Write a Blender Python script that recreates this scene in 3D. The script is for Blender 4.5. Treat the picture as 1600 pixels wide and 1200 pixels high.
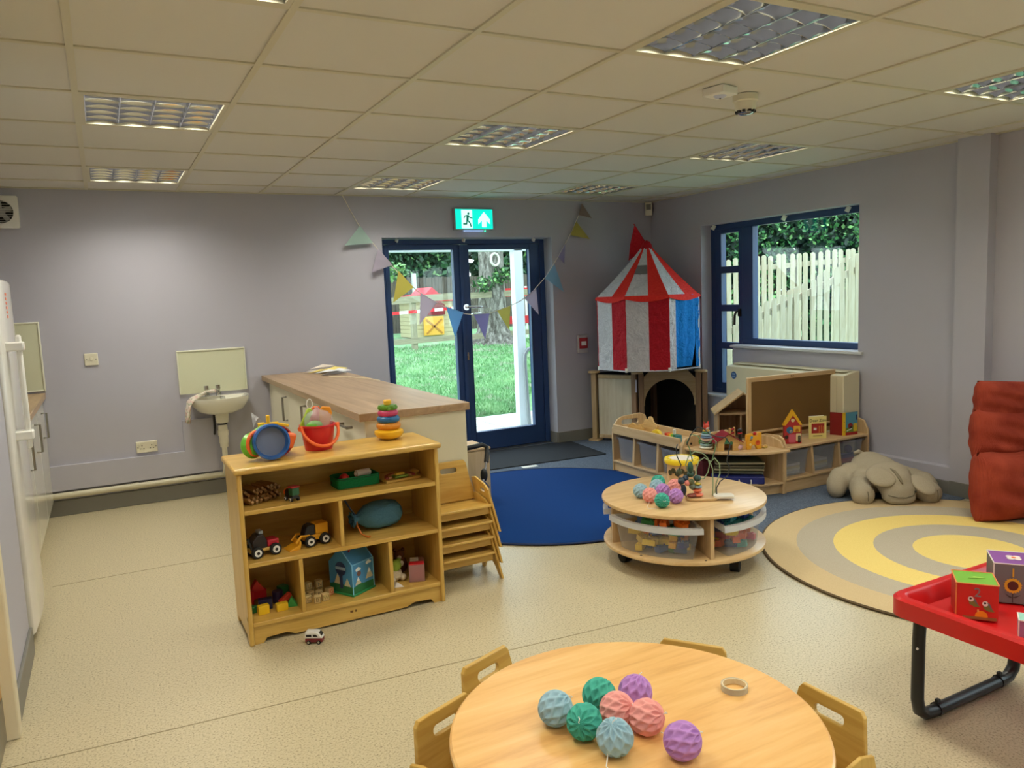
import bpy, bmesh, math, random
from mathutils import Vector, Matrix, Euler
random.seed(7)
for o in list(bpy.data.objects): bpy.data.objects.remove(o, do_unlink=True)
SC = bpy.context.scene
COL = SC.collection
PI = math.pi
H = 2.34
# ---------------------------------------------------------------- camera
cam_d = bpy.data.cameras.new('camera')
cam = bpy.data.objects.new('camera', cam_d); COL.objects.link(cam)
Rr = ((0.88316909, -0.46728237, -0.04073743), (-0.08928531, -0.0822153, -0.99260706), (0.46047854, 0.88027713, -0.11433147))
m = Matrix.Identity(4)
for i in range(3):
    m[i][0] = Rr[0][i]; m[i][1] = -Rr[1][i]; m[i][2] = -Rr[2][i]
m[0][3], m[1][3], m[2][3] = 0.0139, -3.6234, 1.4657
cam.matrix_world = m
cam_d.sensor_width = 36; cam_d.lens = 27.23; cam_d.clip_start = 0.02; cam_d.clip_end = 200
SC.camera = cam
# ---------------------------------------------------------------- light
W = bpy.data.worlds.new('overcast'); SC.world = W; W.use_nodes = True
bg = W.node_tree.nodes['Background']
bg.inputs[0].default_value = (0.80, 0.92, 1.0, 1); bg.inputs[1].default_value = 4.6
LAMP = 21.0
SC.view_settings.view_transform = 'Standard'; SC.view_settings.look = 'None'
SC.view_settings.gamma = 1; SC.view_settings.use_curve_mapping = False
SC.view_settings.exposure = 0.0

# ---------------------------------------------------------------- materials
def lin(c):
    return tuple(((x/255)/12.92 if x/255 <= .04045 else ((x/255+.055)/1.055)**2.4) for x in c)
MATS = {}
def mat(name, rgb, rough=.5, metal=0, spec=.5, emit=None, es=0, alpha=1, trans=0, sss=0, coat=0):
    if name in MATS: return MATS[name]
    M = bpy.data.materials.new(name); M.use_nodes = True
    b = M.node_tree.nodes['Principled BSDF']
    b.inputs['Base Color'].default_value = (*lin(rgb), 1)
    b.inputs['Roughness'].default_value = rough; b.inputs['Metallic'].default_value = metal
    b.inputs['Specular IOR Level'].default_value = spec
    if coat: b.inputs['Coat Weight'].default_value = coat; b.inputs['Coat Roughness'].default_value = .15
    if emit: b.inputs['Emission Color'].default_value = (*lin(emit), 1); b.inputs['Emission Strength'].default_value = es
    if alpha < 1: b.inputs['Alpha'].default_value = alpha
    MATS[name] = M
    return M
def N(M, t, **kw):
    n = M.node_tree.nodes.new(t)
    for k, v in kw.items():
        if hasattr(n, k) and not k[0].isupper(): setattr(n, k, v)
    return n
def L(M, a, b): M.node_tree.links.new(a, b)
def coords(M, scale=(1,1,1), rot=(0,0,0), kind='Object'):
    tc = N(M, 'ShaderNodeTexCoord'); mp = N(M, 'ShaderNodeMapping')
    mp.inputs['Scale'].default_value = scale; mp.inputs['Rotation'].default_value = rot
    L(M, tc.outputs[kind], mp.inputs[0]); return mp.outputs[0]
def ramp(M, src, stops):
    r = N(M, 'ShaderNodeValToRGB'); e = r.color_ramp.elements
    while len(e) < len(stops): e.new(.5)
    for el, (p, c) in zip(e, stops): el.position = p; el.color = (*lin(c), 1)
    L(M, src, r.inputs[0]); return r.outputs[0]
def bsdf(M): return M.node_tree.nodes['Principled BSDF']
def noise(M, vec, scale, detail=3, rough=.5, dist=0):
    n = N(M, 'ShaderNodeTexNoise'); n.inputs['Scale'].default_value = scale; n.inputs['Detail'].default_value = detail
    n.inputs['Roughness'].default_value = rough; n.inputs['Distortion'].default_value = dist
    L(M, vec, n.inputs['Vector']); return n.outputs['Fac']
def bump(M, src, strength=.2, dist=.01):
    b = N(M, 'ShaderNodeBump'); b.inputs['Strength'].default_value = strength; b.inputs['Distance'].default_value = dist
    L(M, src, b.inputs['Height']); L(M, b.outputs[0], bsdf(M).inputs['Normal'])
def wood(name, c1, c2, axis='x', scale=6, rough=.4, coat=0, dist=.6, contrast=(.35,.65)):
    if name in MATS: return MATS[name]
    M = mat(name, c1, rough, coat=coat)
    s = {'x': (.6, 7, 7), 'y': (7, .6, 7), 'z': (7, 7, .6)}[axis]
    v = coords(M, s)
    f = noise(M, v, scale, 4, .6, dist)
    L(M, ramp(M, f, [(contrast[0], c1), (contrast[1], c2)]), bsdf(M).inputs['Base Color'])
    bump(M, f, .03, .003)
    return M
def fabric(name, c1, c2, scale=400, rough=.95, bs=.3, big=0):
    if name in MATS: return MATS[name]
    M = mat(name, c1, rough, spec=.15)
    v = coords(M)
    f = noise(M, v, scale, 2)
    L(M, ramp(M, f, [(.3, c1), (.7, c2)]), bsdf(M).inputs['Base Color'])
    if big:
        bump(M, noise(M, v, big, 4, .6, .8), bs, .035)
    else: bump(M, f, bs, .002)
    return M
def glassy(name, tint=(1,1,1), gloss=.06, rough=.02):
    if name in MATS: return MATS[name]
    M = bpy.data.materials.new(name); M.use_nodes = True; nt = M.node_tree; nt.nodes.clear()
    o = nt.nodes.new('ShaderNodeOutputMaterial'); mx = nt.nodes.new('ShaderNodeMixShader')
    t = nt.nodes.new('ShaderNodeBsdfTransparent'); g = nt.nodes.new('ShaderNodeBsdfGlossy')
    lw = nt.nodes.new('ShaderNodeLayerWeight'); pw = nt.nodes.new('ShaderNodeMath'); pw.operation = 'POWER'; pw.inputs[1].default_value = 4.5
    fr = nt.nodes.new('ShaderNodeMath'); fr.operation = 'MULTIPLY_ADD'; fr.inputs[1].default_value = .85; fr.inputs[2].default_value = .03
    L(M, lw.outputs['Facing'], pw.inputs[0]); L(M, pw.outputs[0], fr.inputs[0])
    t.inputs[0].default_value = (*tint, 1); g.inputs['Roughness'].default_value = rough
    L(M, fr.outputs[0], mx.inputs[0]); L(M, t.outputs[0], mx.inputs[1]); L(M, g.outputs[0], mx.inputs[2]); L(M, mx.outputs[0], o.inputs[0])
    MATS[name] = M; return M
def milky(name, tint, opac=.35, col=(220,225,235)):
    if name in MATS: return MATS[name]
    M = bpy.data.materials.new(name); M.use_nodes = True; nt = M.node_tree
    b = bsdf(M); o = nt.nodes['Material Output']; mx = nt.nodes.new('ShaderNodeMixShader'); t = nt.nodes.new('ShaderNodeBsdfTransparent')
    b.inputs['Base Color'].default_value = (*lin(col), 1); b.inputs['Roughness'].default_value = .25
    t.inputs[0].default_value = (*tint, 1); mx.inputs[0].default_value = opac
    L(M, t.outputs[0], mx.inputs[1]); L(M, b.outputs[0], mx.inputs[2]); L(M, mx.outputs[0], o.inputs[0])
    MATS[name] = M; return M
def translucent(M, fac=.45):
    b = bsdf(M); nt = M.node_tree; o = nt.nodes['Material Output']; mx = nt.nodes.new('ShaderNodeMixShader'); t = nt.nodes.new('ShaderNodeBsdfTranslucent')
    t.inputs[0].default_value = b.inputs['Base Color'].default_value; mx.inputs[0].default_value = fac
    L(M, b.outputs[0], mx.inputs[1]); L(M, t.outputs[0], mx.inputs[2]); L(M, mx.outputs[0], o.inputs[0]); return M
PLAS = {}
def plas(rgb, rough=.35):
    k = (rgb, rough)
    if k not in PLAS: PLAS[k] = mat('plastic_%d_%d_%d_%d' % (*rgb, int(rough*100)), rgb, rough)
    return PLAS[k]

# ---------------------------------------------------------------- mesh building
class MB:
    def __init__(s): s.v = []; s.f = []; s.m = []; s.T = Matrix.Identity(4)
    def add(s, vs, fs, mi=0):
        n = len(s.v); s.v += [tuple(s.T @ Vector(p)) for p in vs]
        s.f += [tuple(i+n for i in f) for f in fs]; s.m += [mi]*len(fs); return s
    def at(s, loc=(0,0,0), rot=(0,0,0), sc=(1,1,1)):
        s.T = Matrix.LocRotScale(Vector(loc), Euler(rot), Vector(sc)); return s
    def box(s, c, d, mi=0, rz=0, rot=None):
        x, y, z = d[0]/2, d[1]/2, d[2]/2
        R = Euler(rot if rot else (0,0,rz)).to_matrix()
        vs = [Vector(c)+R@Vector(p) for p in ((-x,-y,-z),(x,-y,-z),(x,y,-z),(-x,y,-z),(-x,-y,z),(x,-y,z),(x,y,z),(-x,y,z))]
        return s.add(vs, [(0,3,2,1),(4,5,6,7),(0,1,5,4),(1,2,6,5),(2,3,7,6),(3,0,4,7)], mi)
    def b2(s, a, b, mi=0):
        return s.box([(p+q)/2 for p, q in zip(a, b)], [abs(q-p) for p, q in zip(a, b)], mi)
    def cyl(s, p0, p1, r0, r1=None, n=20, mi=0, cap=True):
        r1 = r0 if r1 is None else r1
        p0, p1 = Vector(p0), Vector(p1); d = (p1-p0).normalized()
        a = d.orthogonal().normalized(); b = d.cross(a)
        vs = []; 
        for k in range(n):
            t = 2*PI*k/n; u = a*math.cos(t)+b*math.sin(t); vs += [p0+u*r0, p1+u*r1]
        fs = [(2*k, (2*k+2) % (2*n), (2*k+3) % (2*n), 2*k+1) for k in range(n)]
        if cap: fs += [tuple(2*k for k in reversed(range(n))), tuple(2*k+1 for k in range(n))]
        return s.add(vs, fs, mi)
    def tube(s, pts, r, n=8, mi=0, closed=False):
        pts = [Vector(p) for p in pts]; K = len(pts); vs = []; prev = None
        rr = r if isinstance(r, (list, tuple)) else [r]*K
        for i, p in enumerate(pts):
            if closed: d = pts[(i+1) % K]-pts[i-1]
            else: d = pts[min(i+1, K-1)]-pts[max(i-1, 0)]
            d.normalize()
            if prev is None: a = d.orthogonal().normalized()
            else:
                a = prev-d*prev.dot(d); a = a.normalized() if a.length > 1e-6 else d.orthogonal().normalized()
            prev = a; b = d.cross(a)
            vs += [p+(a*math.cos(2*PI*k/n)+b*math.sin(2*PI*k/n))*rr[i] for k in range(n)]
        fs = []
        for i in range(K if closed else K-1):
            j = (i+1) % K
            fs += [(i*n+k, i*n+(k+1) % n, j*n+(k+1) % n, j*n+k) for k in range(n)]
        if not closed: fs += [tuple(reversed(range(n))), tuple((K-1)*n+k for k in range(n))]
        return s.add(vs, fs, mi)
    def lathe(s, prof, n=24, mi=0, c=(0,0,0), a0=0, a1=2*PI, wob=None):
        full = abs(a1-a0-2*PI) < 1e-6; cols = n if full else n+1; vs = []
        for k in range(cols):
            t = a0+(a1-a0)*k/n
            for (r, z) in prof:
                q = r*(wob(t, z) if wob else 1)
                vs.append((c[0]+q*math.cos(t), c[1]+q*math.sin(t), c[2]+z))
        P = len(prof); fs = []
        for k in range(n):
            k2 = (k+1) % cols
            for j in range(P-1): fs.append((k*P+j, k2*P+j, k2*P+j+1, k*P+j+1))
        return s.add(vs, fs, mi)
    def ball(s, c, r, n=14, mi=0, sc=(1,1,1), wob=None):
        prof = [(max(1e-4, math.sin(PI*i/(n//2+2)))*1.0, -math.cos(PI*i/(n//2+2))) for i in range(n//2+3)]
        T0 = s.T; s.T = T0 @ Matrix.LocRotScale(Vector(c), None, Vector((r*sc[0], r*sc[1], r*sc[2])))
        s.lathe(prof, n, mi, wob=wob); s.T = T0; return s
    def prism(s, poly, z0, z1, mi=0, plane='xy'):
        n = len(poly)
        def P(p, h): return {'xy': (p[0], p[1], h), 'xz': (p[0], h, p[1]), 'yz': (h, p[0], p[1])}[plane]
        vs = [P(p, z0) for p in poly]+[P(p, z1) for p in poly]
        fs = [tuple(reversed(range(n))), tuple(range(n, 2*n))]+[(k, (k+1) % n, n+(k+1) % n, n+k) for k in range(n)]
        return s.add(vs, fs, mi)
    def plate(s, outer, holes, thick, bev=0, mi=0, frame=None, res=1):
        """2D outline with holes, extruded; frame maps (x, y, t) to local space."""
        cu = bpy.data.curves.new('tmp', 'CURVE'); cu.dimensions = '2D'; cu.fill_mode = 'BOTH'
        cu.extrude = max(1e-5, thick/2-bev); cu.bevel_depth = bev; cu.bevel_resolution = res; cu.offset = -bev
        for poly in [outer]+list(holes):
            sp = cu.splines.new('POLY'); sp.points.add(len(poly)-1); sp.use_cyclic_u = True
            for p, q in zip(sp.points, poly): p.co = (q[0], q[1], 0, 1)
        to = bpy.data.objects.new('tmp', cu); me = bpy.data.meshes.new_from_object(to)
        F = frame or (lambda x, y, t: (x, y, t))
        s.add([F(*v.co) for v in me.vertices], [tuple(p.vertices) for p in me.polygons], mi)
        bpy.data.meshes.remove(me); bpy.data.objects.remove(to); bpy.data.curves.remove(cu); return s
    def text(s, body, size, thick, frame, mi=0, align='CENTER'):
        cu = bpy.data.curves.new('tmp', 'FONT'); cu.body = body; cu.size = size; cu.extrude = thick/2; cu.align_x = align
        cu.align_y = 'CENTER'; cu.resolution_u = 3
        to = bpy.data.objects.new('tmp', cu); me = bpy.data.meshes.new_from_object(to)
        s.add([frame(*v.co) for v in me.vertices], [tuple(p.vertices) for p in me.polygons], mi)
        bpy.data.meshes.remove(me); bpy.data.objects.remove(to); bpy.data.curves.remove(cu); return s
def XZ(y=0): return lambda a, b, t: (a, y+t, b)
def YZ(x=0): return lambda a, b, t: (x+t, a, b)
def XY(z=0): return lambda a, b, t: (a, b, z+t)
def rrect(x0, y0, x1, y1, r, n=4):
    out = []
    for cx, cy, a in ((x1-r, y1-r, 0), (x0+r, y1-r, PI/2), (x0+r, y0+r, PI), (x1-r, y0+r, 1.5*PI)):
        out += [(cx+r*math.cos(a+PI/2*k/n), cy+r*math.sin(a+PI/2*k/n)) for k in range(n+1)]
    return out
def circ(cx, cy, r, n=24, a0=0, a1=2*PI, end=False):
    return [(cx+r*math.cos(a0+(a1-a0)*k/n), cy+r*math.sin(a0+(a1-a0)*k/n)) for k in range(n+1 if end else n)]
def mesh(name, mb, mats, smooth=None):
    me = bpy.data.meshes.new(name); me.from_pydata(mb.v, [], mb.f)
    for q in (mats if isinstance(mats, (list, tuple)) else [mats]): me.materials.append(q)
    if any(mb.m): me.polygons.foreach_set('material_index', mb.m)
    bm = bmesh.new(); bm.from_mesh(me); bmesh.ops.remove_doubles(bm, verts=bm.verts, dist=1e-5)
    bmesh.ops.recalc_face_normals(bm, faces=bm.faces); bm.to_mesh(me); bm.free()
    if smooth:
        me.shade_smooth(); me.set_sharp_from_angle(angle=smooth)
    me.update(); return me
def ob(name, mb, mats, parent=None, loc=(0,0,0), rot=(0,0,0), bevel=0, smooth=None, seg=2):
    me = mb if isinstance(mb, bpy.types.Mesh) else mesh(name, mb, mats, smooth or (.7 if bevel else None))
    o = bpy.data.objects.new(name, me); COL.objects.link(o); o.location = loc; o.rotation_euler = rot
    if parent: o.parent = parent
    if bevel:
        md = o.modifiers.new('bevel', 'BEVEL'); md.width = bevel; md.segments = seg; md.limit_method = 'ANGLE'; md.angle_limit = .7
        md.harden_normals = False
    return o
def tag(o, label=None, cat=None, group=None, kind=None):
    if label: o['label'] = label
    if cat: o['category'] = cat
    if group: o['group'] = group
    if kind: o['kind'] = kind
    return o
def T(name, label, cat, loc=(0,0,0), rz=0, group=None, rot=None):
    o = bpy.data.objects.new(name, None); COL.objects.link(o); o.empty_display_size = .05
    o.location = loc; o.rotation_euler = rot if rot else (0,0,rz)
    return tag(o, label, cat, group)
def S(name, mb, mats, parent=None, **kw):
    o = ob(name, mb, mats, parent, **kw)
    if not parent: o['kind'] = 'structure'
    return o
def dup(root, loc, rz=None, label=None, group=None, rot=None):
    kids = {}
    for o in bpy.data.objects:
        if o.parent: kids.setdefault(o.parent, []).append(o)
    def cp(o, par):
        c = o.copy(); COL.objects.link(c)
        if par: c.parent = par
        for k in kids.get(o, []): cp(k, c)
        return c
    r = cp(root, None); r.location = loc
    if rz is not None: r.rotation_euler = (0,0,rz)
    if rot is not None: r.rotation_euler = rot
    if label: r['label'] = label
    if group: r['group'] = group
    return r

# shared materials
BIRCH = wood('birch_lacquer', (214,176,92), (196,154,70), 'x', 5, .35, .2)
BIRCHZ = wood('birch_lacquer_upright', (214,176,92), (196,154,70), 'z', 5, .35, .2)
PLY = wood('pale_ply', (216,186,142), (200,166,120), 'x', 5, .45)
PLYZ = wood('pale_ply_upright', (214,184,140), (196,162,116), 'z', 5, .45)
MAPLE = wood('maple_top', (222,190,140), (206,170,118), 'x', 3, .35, .15)
WHITE = mat('white_plastic', (235,234,228), .35)
CREAM = mat('cream_laminate', (226,221,200), .4)
CHROME = mat('chrome', (210,212,215), .12, 1)
STEEL = mat('brushed_steel', (150,148,142), .35, 1)
BLACK = mat('black_plastic', (22,22,24), .45)
BLACKM = mat('black_rubber', (18,18,19), .7)
NAVYF = mat('navy_powder_coat', (34,62,112), .42)
CERAM = mat('white_ceramic', (232,230,216), .12, coat=.5)
# ---------------------------------------------------------------- setting materials
WALL = mat('lilac_wall_paint', (182,181,194), .6, spec=.3)
v = coords(WALL); bump(WALL, noise(WALL, v, 60, 3), .04, .003)
VINYL = mat('speckled_vinyl', (196,184,152), .34, spec=.5)
v = coords(VINYL)
n1 = noise(VINYL, v, 130, 3, .7); n2 = noise(VINYL, v, 1.2, 2)
c1 = ramp(VINYL, n1, [(.34, (132,120,94)), (.46, (192,180,148)), (.62, (200,188,156)), (.74, (222,212,184))])
L(VINYL, c1, bsdf(VINYL).inputs['Base Color'])
bump(VINYL, n1, .03, .002)
CARPET = fabric('blue_grey_carpet', (70,80,98), (112,124,142), 160, bs=.5)
SKIRT = mat('grey_skirting', (124,122,116), .45)
TILE = mat('ceiling_tile', (214,212,206), .9, spec=.1)
v = coords(TILE); f = noise(TILE, v, 220, 2); bump(TILE, f, .15, .002)
TBAR = mat('ceiling_grid', (205,200,178), .5)
SILLM = mat('white_gloss_sill', (214,216,222), .25)
# ---------------------------------------------------------------- floor and walls
S('floor', MB().b2((-1.2,-6.6,-.1), (5.4,3.12,0)), VINYL)
cp = MB().prism([(1.72,.42),(2.95,.42),(2.95,-.57),(5.05,-.57),(5.05,2.96),(1.72,2.96)], 0, .004)
S('floor_carpet', cp, CARPET)
sm = MB(); sm.box((.6,1.13,.0006), (1.9,.004,.0012)); sm.box((1.2,-.86,.0006), (3.2,.004,.0012), rz=-.08)
S('trim_1', sm, mat('vinyl_weld', (150,138,106), .5))
wb = MB().plate([(-1.2,0),(2.18,0),(2.18,1.995),(3.86,1.995),(3.86,0),(5.4,0),(5.4,2.7),(-1.2,2.7)], [], .3, 0, frame=XZ(2.95))
S('wall_back', wb, WALL)
wr = MB().plate([(-.45,0),(3.1,0),(3.1,2.7),(-.45,2.7)], [[(.335,.935),(1.655,.935),(1.655,.455),(2.06,.455),(2.06,2.035),(.335,2.035)]], .3, 0, frame=YZ(5.2))
S('wall_right', wr, WALL)
S('wall_right_pilaster', MB().b2((4.98,-.66,0), (5.35,-.45,2.7)), WALL)
S('wall_right_near', MB().plate([(-6.6,0),(-.66,0),(-.66,2.7),(-6.6,2.7)], [[(-4.9,.935),(-1.6,.935),(-1.6,2.035),(-4.9,2.035)]], .29, 0, frame=YZ(5.205)), WALL)
W2 = tag(bpy.data.objects.new('window_2', None), kind='structure'); COL.objects.link(W2)
S('wall_front', MB().b2((-1.2,-6.7,0), (5.4,-6.5,2.7)), WALL)
S('wall_left', MB().b2((-1.1,-.48,0), (-.385,.235,2.7)), WALL)
S('wall_left_recess', MB().b2((-1.2,.235,0), (-1.05,2.8,2.7)), WALL)
S('wall_left_near', MB().b2((-1.1,-6.6,0), (-.44,-1.42,2.7)), WALL)
S('trim_2', MB().b2((-.46,2.762,.19), (.722,2.8,.37)).b2((.49,2.762,.37), (.722,2.8,.61)), WALL)
S('trim_3', MB().b2((4.985,-.45,.09), (5.05,.19,.185)), WALL, bevel=.004)
# skirtings
def skirt(name, a, b): S(name, MB().b2(a, b), SKIRT, bevel=.003)
skirt('baseboard_back', (-.45,2.788,0), (2.18,2.8,.115))
skirt('baseboard_back_right', (3.86,2.788,0), (5.05,2.8,.11))
skirt('baseboard_right', (4.975,-.45,0), (4.985,.2,.09))
skirt('baseboard_right_far', (5.038,.2,0), (5.05,2.8,.1))
skirt('baseboard_pilaster', (4.968,-.672,0), (4.98,-.45,.1))
skirt('baseboard_right_near', (5.048,-6.5,0), (5.06,-.672,.1))
skirt('baseboard_left', (-.385,-.47,0), (-.372,.235,.115))
S('baseboard_reveal', MB().b2((3.848,2.8,0), (3.86,2.93,.11)), SKIRT)
# left doorway at the picture edge
dr = tag(bpy.data.objects.new('door_2', None), kind='structure'); COL.objects.link(dr)
fr = MB().b2((-.43,-.55,0), (-.365,-.48,2.1)).b2((-.43,-1.42,0), (-.365,-1.36,2.1)).b2((-.43,-1.42,2.04), (-.365,-.48,2.1))
ob('door_frame', fr, mat('cream_gloss', (226,214,186), .3), dr, bevel=.006)
ob('door_leaf', MB().b2((-.45,-1.36,.01), (-.405,-.55,2.04)), wood('oak_door', (206,170,104), (190,150,84), 'z', 3), dr)
ob('kick_plate', MB().b2((-.405,-1.34,.02), (-.402,-.57,.17)), STEEL, dr)
S('wall_left_over_door', MB().b2((-1.1,-1.42,2.1), (-.385,-.48,2.7)), WALL)
# ---------------------------------------------------------------- ceiling: grid, tiles, fittings
S('ceiling', MB().b2((-1.2,-6.6,2.62), (5.4,3.1,2.7)), mat('plenum', (120,118,112), .9))
ceil = bpy.data.objects['ceiling']
xs = [-1.2+.6*k for k in range(12)]; ys = [-6.6+.6*k for k in range(17)]
for x in xs:
    if -1.05 < x < 5.05: ob('main_runner', MB().b2((x-.012,-6.5,2.335), (x+.012,2.8,2.36)), TBAR, ceil)
for y in ys:
    if y < 2.8: ob('cross_tee', MB().b2((-1.05,y-.012,2.3362), (5.05,y+.012,2.358)), TBAR, ceil)
ang = MB().b2((-1.05,2.775,2.335), (5.05,2.8,2.345)).b2((5.025,-6.5,2.3352), (5.05,2.8,2.345))
ob('wall_angle', ang, TBAR, ceil)
LIGHTS = {}
for xi, x in ((0, 0), (3, 1.8), (6, 3.6)):
    for y in (1.8, 0.0, -1.8, -3.6, -5.4):
        LIGHTS[(round(x, 2), round(y, 2))] = {(0, 1.8): 1.35, (0, 0.0): 1.3, (0, -1.8): 1.25, (6, 1.8): 0, (6, 0.0): .55}.get((xi, y), 1.05)
tile_me = mesh('ceiling_tile', MB().box((0,0,.008), (.584,.584,.016)), TILE)
for x in xs[:-1]:
    for y in ys[:-1]:
        k = (round(x, 2)+0, round(y, 2)+0)
        if any(abs(k[0]-a) < .05 and abs(k[1]-b) < .05 for a, b in LIGHTS): continue
        x0, x1, y0, y1 = max(x, -1.05), min(x+.6, 5.05), max(y, -6.5), min(y+.6, 2.8)
        if x1-x0 < .05 or y1-y0 < .05: continue
        o = ob('ceiling_tile', tile_me, None, ceil, loc=((x0+x1)/2, (y0+y1)/2, 2.342))
        o.scale = ((x1-x0)/.6, (y1-y0)/.6, 1)
ALU = mat('louvre_aluminium', (206,208,210), .07, 1)
TUBE_ON = mat('lit_tube', (255,255,255), .5, emit=(255,233,190), es=4)
TUBE_OFF = mat('unlit_tube', (225,226,226), .4)
LBACK = mat('light_reflector', (215,216,214), .35, .6)
fb = MB()
fb.b2((.012,.012,2.336), (.03,.588,2.362)).b2((.57,.012,2.336), (.588,.588,2.362)).b2((.03,.012,2.336), (.57,.03,2.362)).b2((.03,.57,2.336), (.57,.588,2.362))
ME_FRAME = mesh('fitting_frame', fb, TBAR)
hb = MB()   # housing
hb.b2((.02,.02,2.44), (.58,.58,2.45)).b2((.02,.02,2.362), (.03,.58,2.44)).b2((.57,.02,2.362), (.58,.58,2.44)).b2((.03,.02,2.362), (.57,.03,2.44)).b2((.03,.57,2.362), (.57,.58,2.44))
ME_HOUSE = mesh('housing', hb, LBACK)
def longblade():
    b = MB(); n = 12
    vs = []
    for k in range(n+1):
        y = .03+.54*k/n
        vs += [(-.0015,y,2.341), (.0015,y,2.341), (.008,y,2.39), (-.008,y,2.39)]
    fs = []
    for k in range(n):
        a, c = 4*k, 4*k+4
        fs += [(a+i, a+(i+1) % 4, c+(i+1) % 4, c+i) for i in range(4)]
    return b.add(vs, fs)
def crossblade():   # parabolic section with scooped lower edge between the long blades
    b = MB(); vs = []; n = 32
    for k in range(n+1):
        x = .03+.54*k/n; ph = (k % 8)/8; sc = .012*math.sin(PI*ph)
        vs += [(x,-.001,2.341+sc), (x,.001,2.341+sc), (x,.0025,2.355+sc*.5), (x,.007,2.37), (x,.017,2.39), (x,-.017,2.39), (x,-.007,2.37), (x,-.0025,2.355+sc*.5)]
    fs = []
    for k in range(n):
        a, c = 8*k, 8*k+8
        fs += [(a+i, a+(i+1) % 8, c+(i+1) % 8, c+i) for i in range(8)]
    return b.add(vs, fs)
ME_LONG = mesh('long_blade', longblade(), ALU); ME_CROSS = mesh('cross_blade', crossblade(), ALU, .9)
tm = MB().cyl((0,.05,2.425), (0,.55,2.425), .010, n=8)
ME_ON = mesh('tube', tm, TUBE_ON); ME_OFF = mesh('tube', tm, TUBE_OFF)
names = {(0.0,1.8): 'square louvred ceiling light nearest the back wall above the basin', (0.0,0.0): 'square louvred ceiling light above the wooden toy shelf',
 (0.0,-1.8): 'louvred ceiling light cut by the top edge of the picture', (1.8,1.8): 'small louvred ceiling light in front of the exit sign, left of its pair',
 (1.8,0.0): 'louvred ceiling light in the middle of the ceiling with bluish reflections', (1.8,-1.8): 'largest louvred ceiling light at the top, left of the smoke detector',
 (3.6,1.8): 'small louvred ceiling light above the bunting end, furthest right by the back wall', (3.6,0.0): 'louvred ceiling light nearest the window wall, above the striped tent',
 (3.6,-1.8): 'louvred ceiling light cut by the right edge of the picture'}
for (x, y), on in LIGHTS.items():
    t = T('ceiling_light', names.get((x, y), 'louvred ceiling light overhead behind the viewer, %s row, %s column' % ('second' if y < -4 else 'first', {0.0: 'fridge side', 1.8: 'middle', 3.6: 'window side'}[x])), 'ceiling light', (x, y, 0), group='recessed louvred ceiling lights')
    ob('fitting_frame', ME_FRAME, None, t); 
    ob('housing', ME_HOUSE, None, t)
    for k in range(5): ob('long_blade', ME_LONG, None, t, loc=(.03+.135*k+(.002 if k == 0 else -.002 if k == 4 else 0),0,0))
    for k in range(6): ob('cross_blade', ME_CROSS, None, t, loc=(0,.045+.102*k,0))
    for k in range(4): ob('tube', ME_ON if on else ME_OFF, None, t, loc=(.0975+.135*k,0,0))
    if on:
        ld = bpy.data.lights.new('fitting_lamp', 'AREA'); ld.shape = 'SQUARE'; ld.size = .5; ld.energy = LAMP*on; ld.color = (1, .95, .80)
        lo = bpy.data.objects.new('fitting_lamp', ld); COL.objects.link(lo); lo.parent = t; lo.location = (.3,.3,2.41)
# ---------------------------------------------------------------- double door
GLASS = glassy('door_glass', (.94,.985,.97))
D = tag(bpy.data.objects.new('door_1', None), kind='structure'); COL.objects.link(D)
fr = MB().b2((2.18,2.92,0), (2.235,3.0,1.985)).b2((3.79,2.92,0), (3.845,3.0,1.985)).b2((2.235,2.92,1.945), (3.79,3.0,1.985))
ob('door_frame', fr, NAVYF, D, bevel=.004)
def leaf(x0, x1, gx0, gx1):
    b = MB().b2((x0,2.925,.015), (gx0,2.985,1.94)).b2((gx1,2.925,.015), (x1,2.985,1.94)).b2((gx0,2.925,1.895), (gx1,2.985,1.94)).b2((gx0,2.925,.015), (gx1,2.985,.19))
    l = ob('door_leaf', b, NAVYF, D, bevel=.004)
    ob('glass_pane', MB().b2((gx0-.005,2.95,.185), (gx1+.005,2.958,1.9)), GLASS, l)
    return l
l1 = leaf(2.238, 2.96, 2.28, 2.89); l2 = leaf(2.964, 3.787, 3.04, 3.685)
ob('meeting_stile', MB().b2((2.945,2.905,.02), (2.98,2.925,1.935)), NAVYF, l2, bevel=.004)
hd = MB().cyl((2.985,2.925,1.37), (2.985,2.895,1.37), .028).box((2.985,2.915,1.37), (.05,.02,.05)); hd.tube([(2.985,2.89,1.37),(3.0,2.878,1.37),(3.13,2.876,1.365),(3.145,2.882,1.363)], .0105, 10)
ob('door_handle', hd, CHROME, l2, smooth=.7)
ob('lock_cylinder', MB().box((2.985,2.92,.915), (.03,.012,.075)).cyl((2.985,2.915,.925), (2.985,2.905,.925), .011), CHROME, l2, bevel=.003)
ob('door_handle', MB().tube([(3.1,3.0,1.3),(3.1,3.03,1.3),(3.2,3.04,1.3)], .01, 8), CHROME, l2)
ob('threshold_strip', MB().b2((2.2,2.87,.004), (3.82,2.99,.014)), STEEL, D)
for x in (2.35, 2.99, 3.72): ob('blind_bracket', MB().box((x,2.9,1.978), (.012,.03,.03), rot=(.5,0,.3)), WHITE, D)
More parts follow.
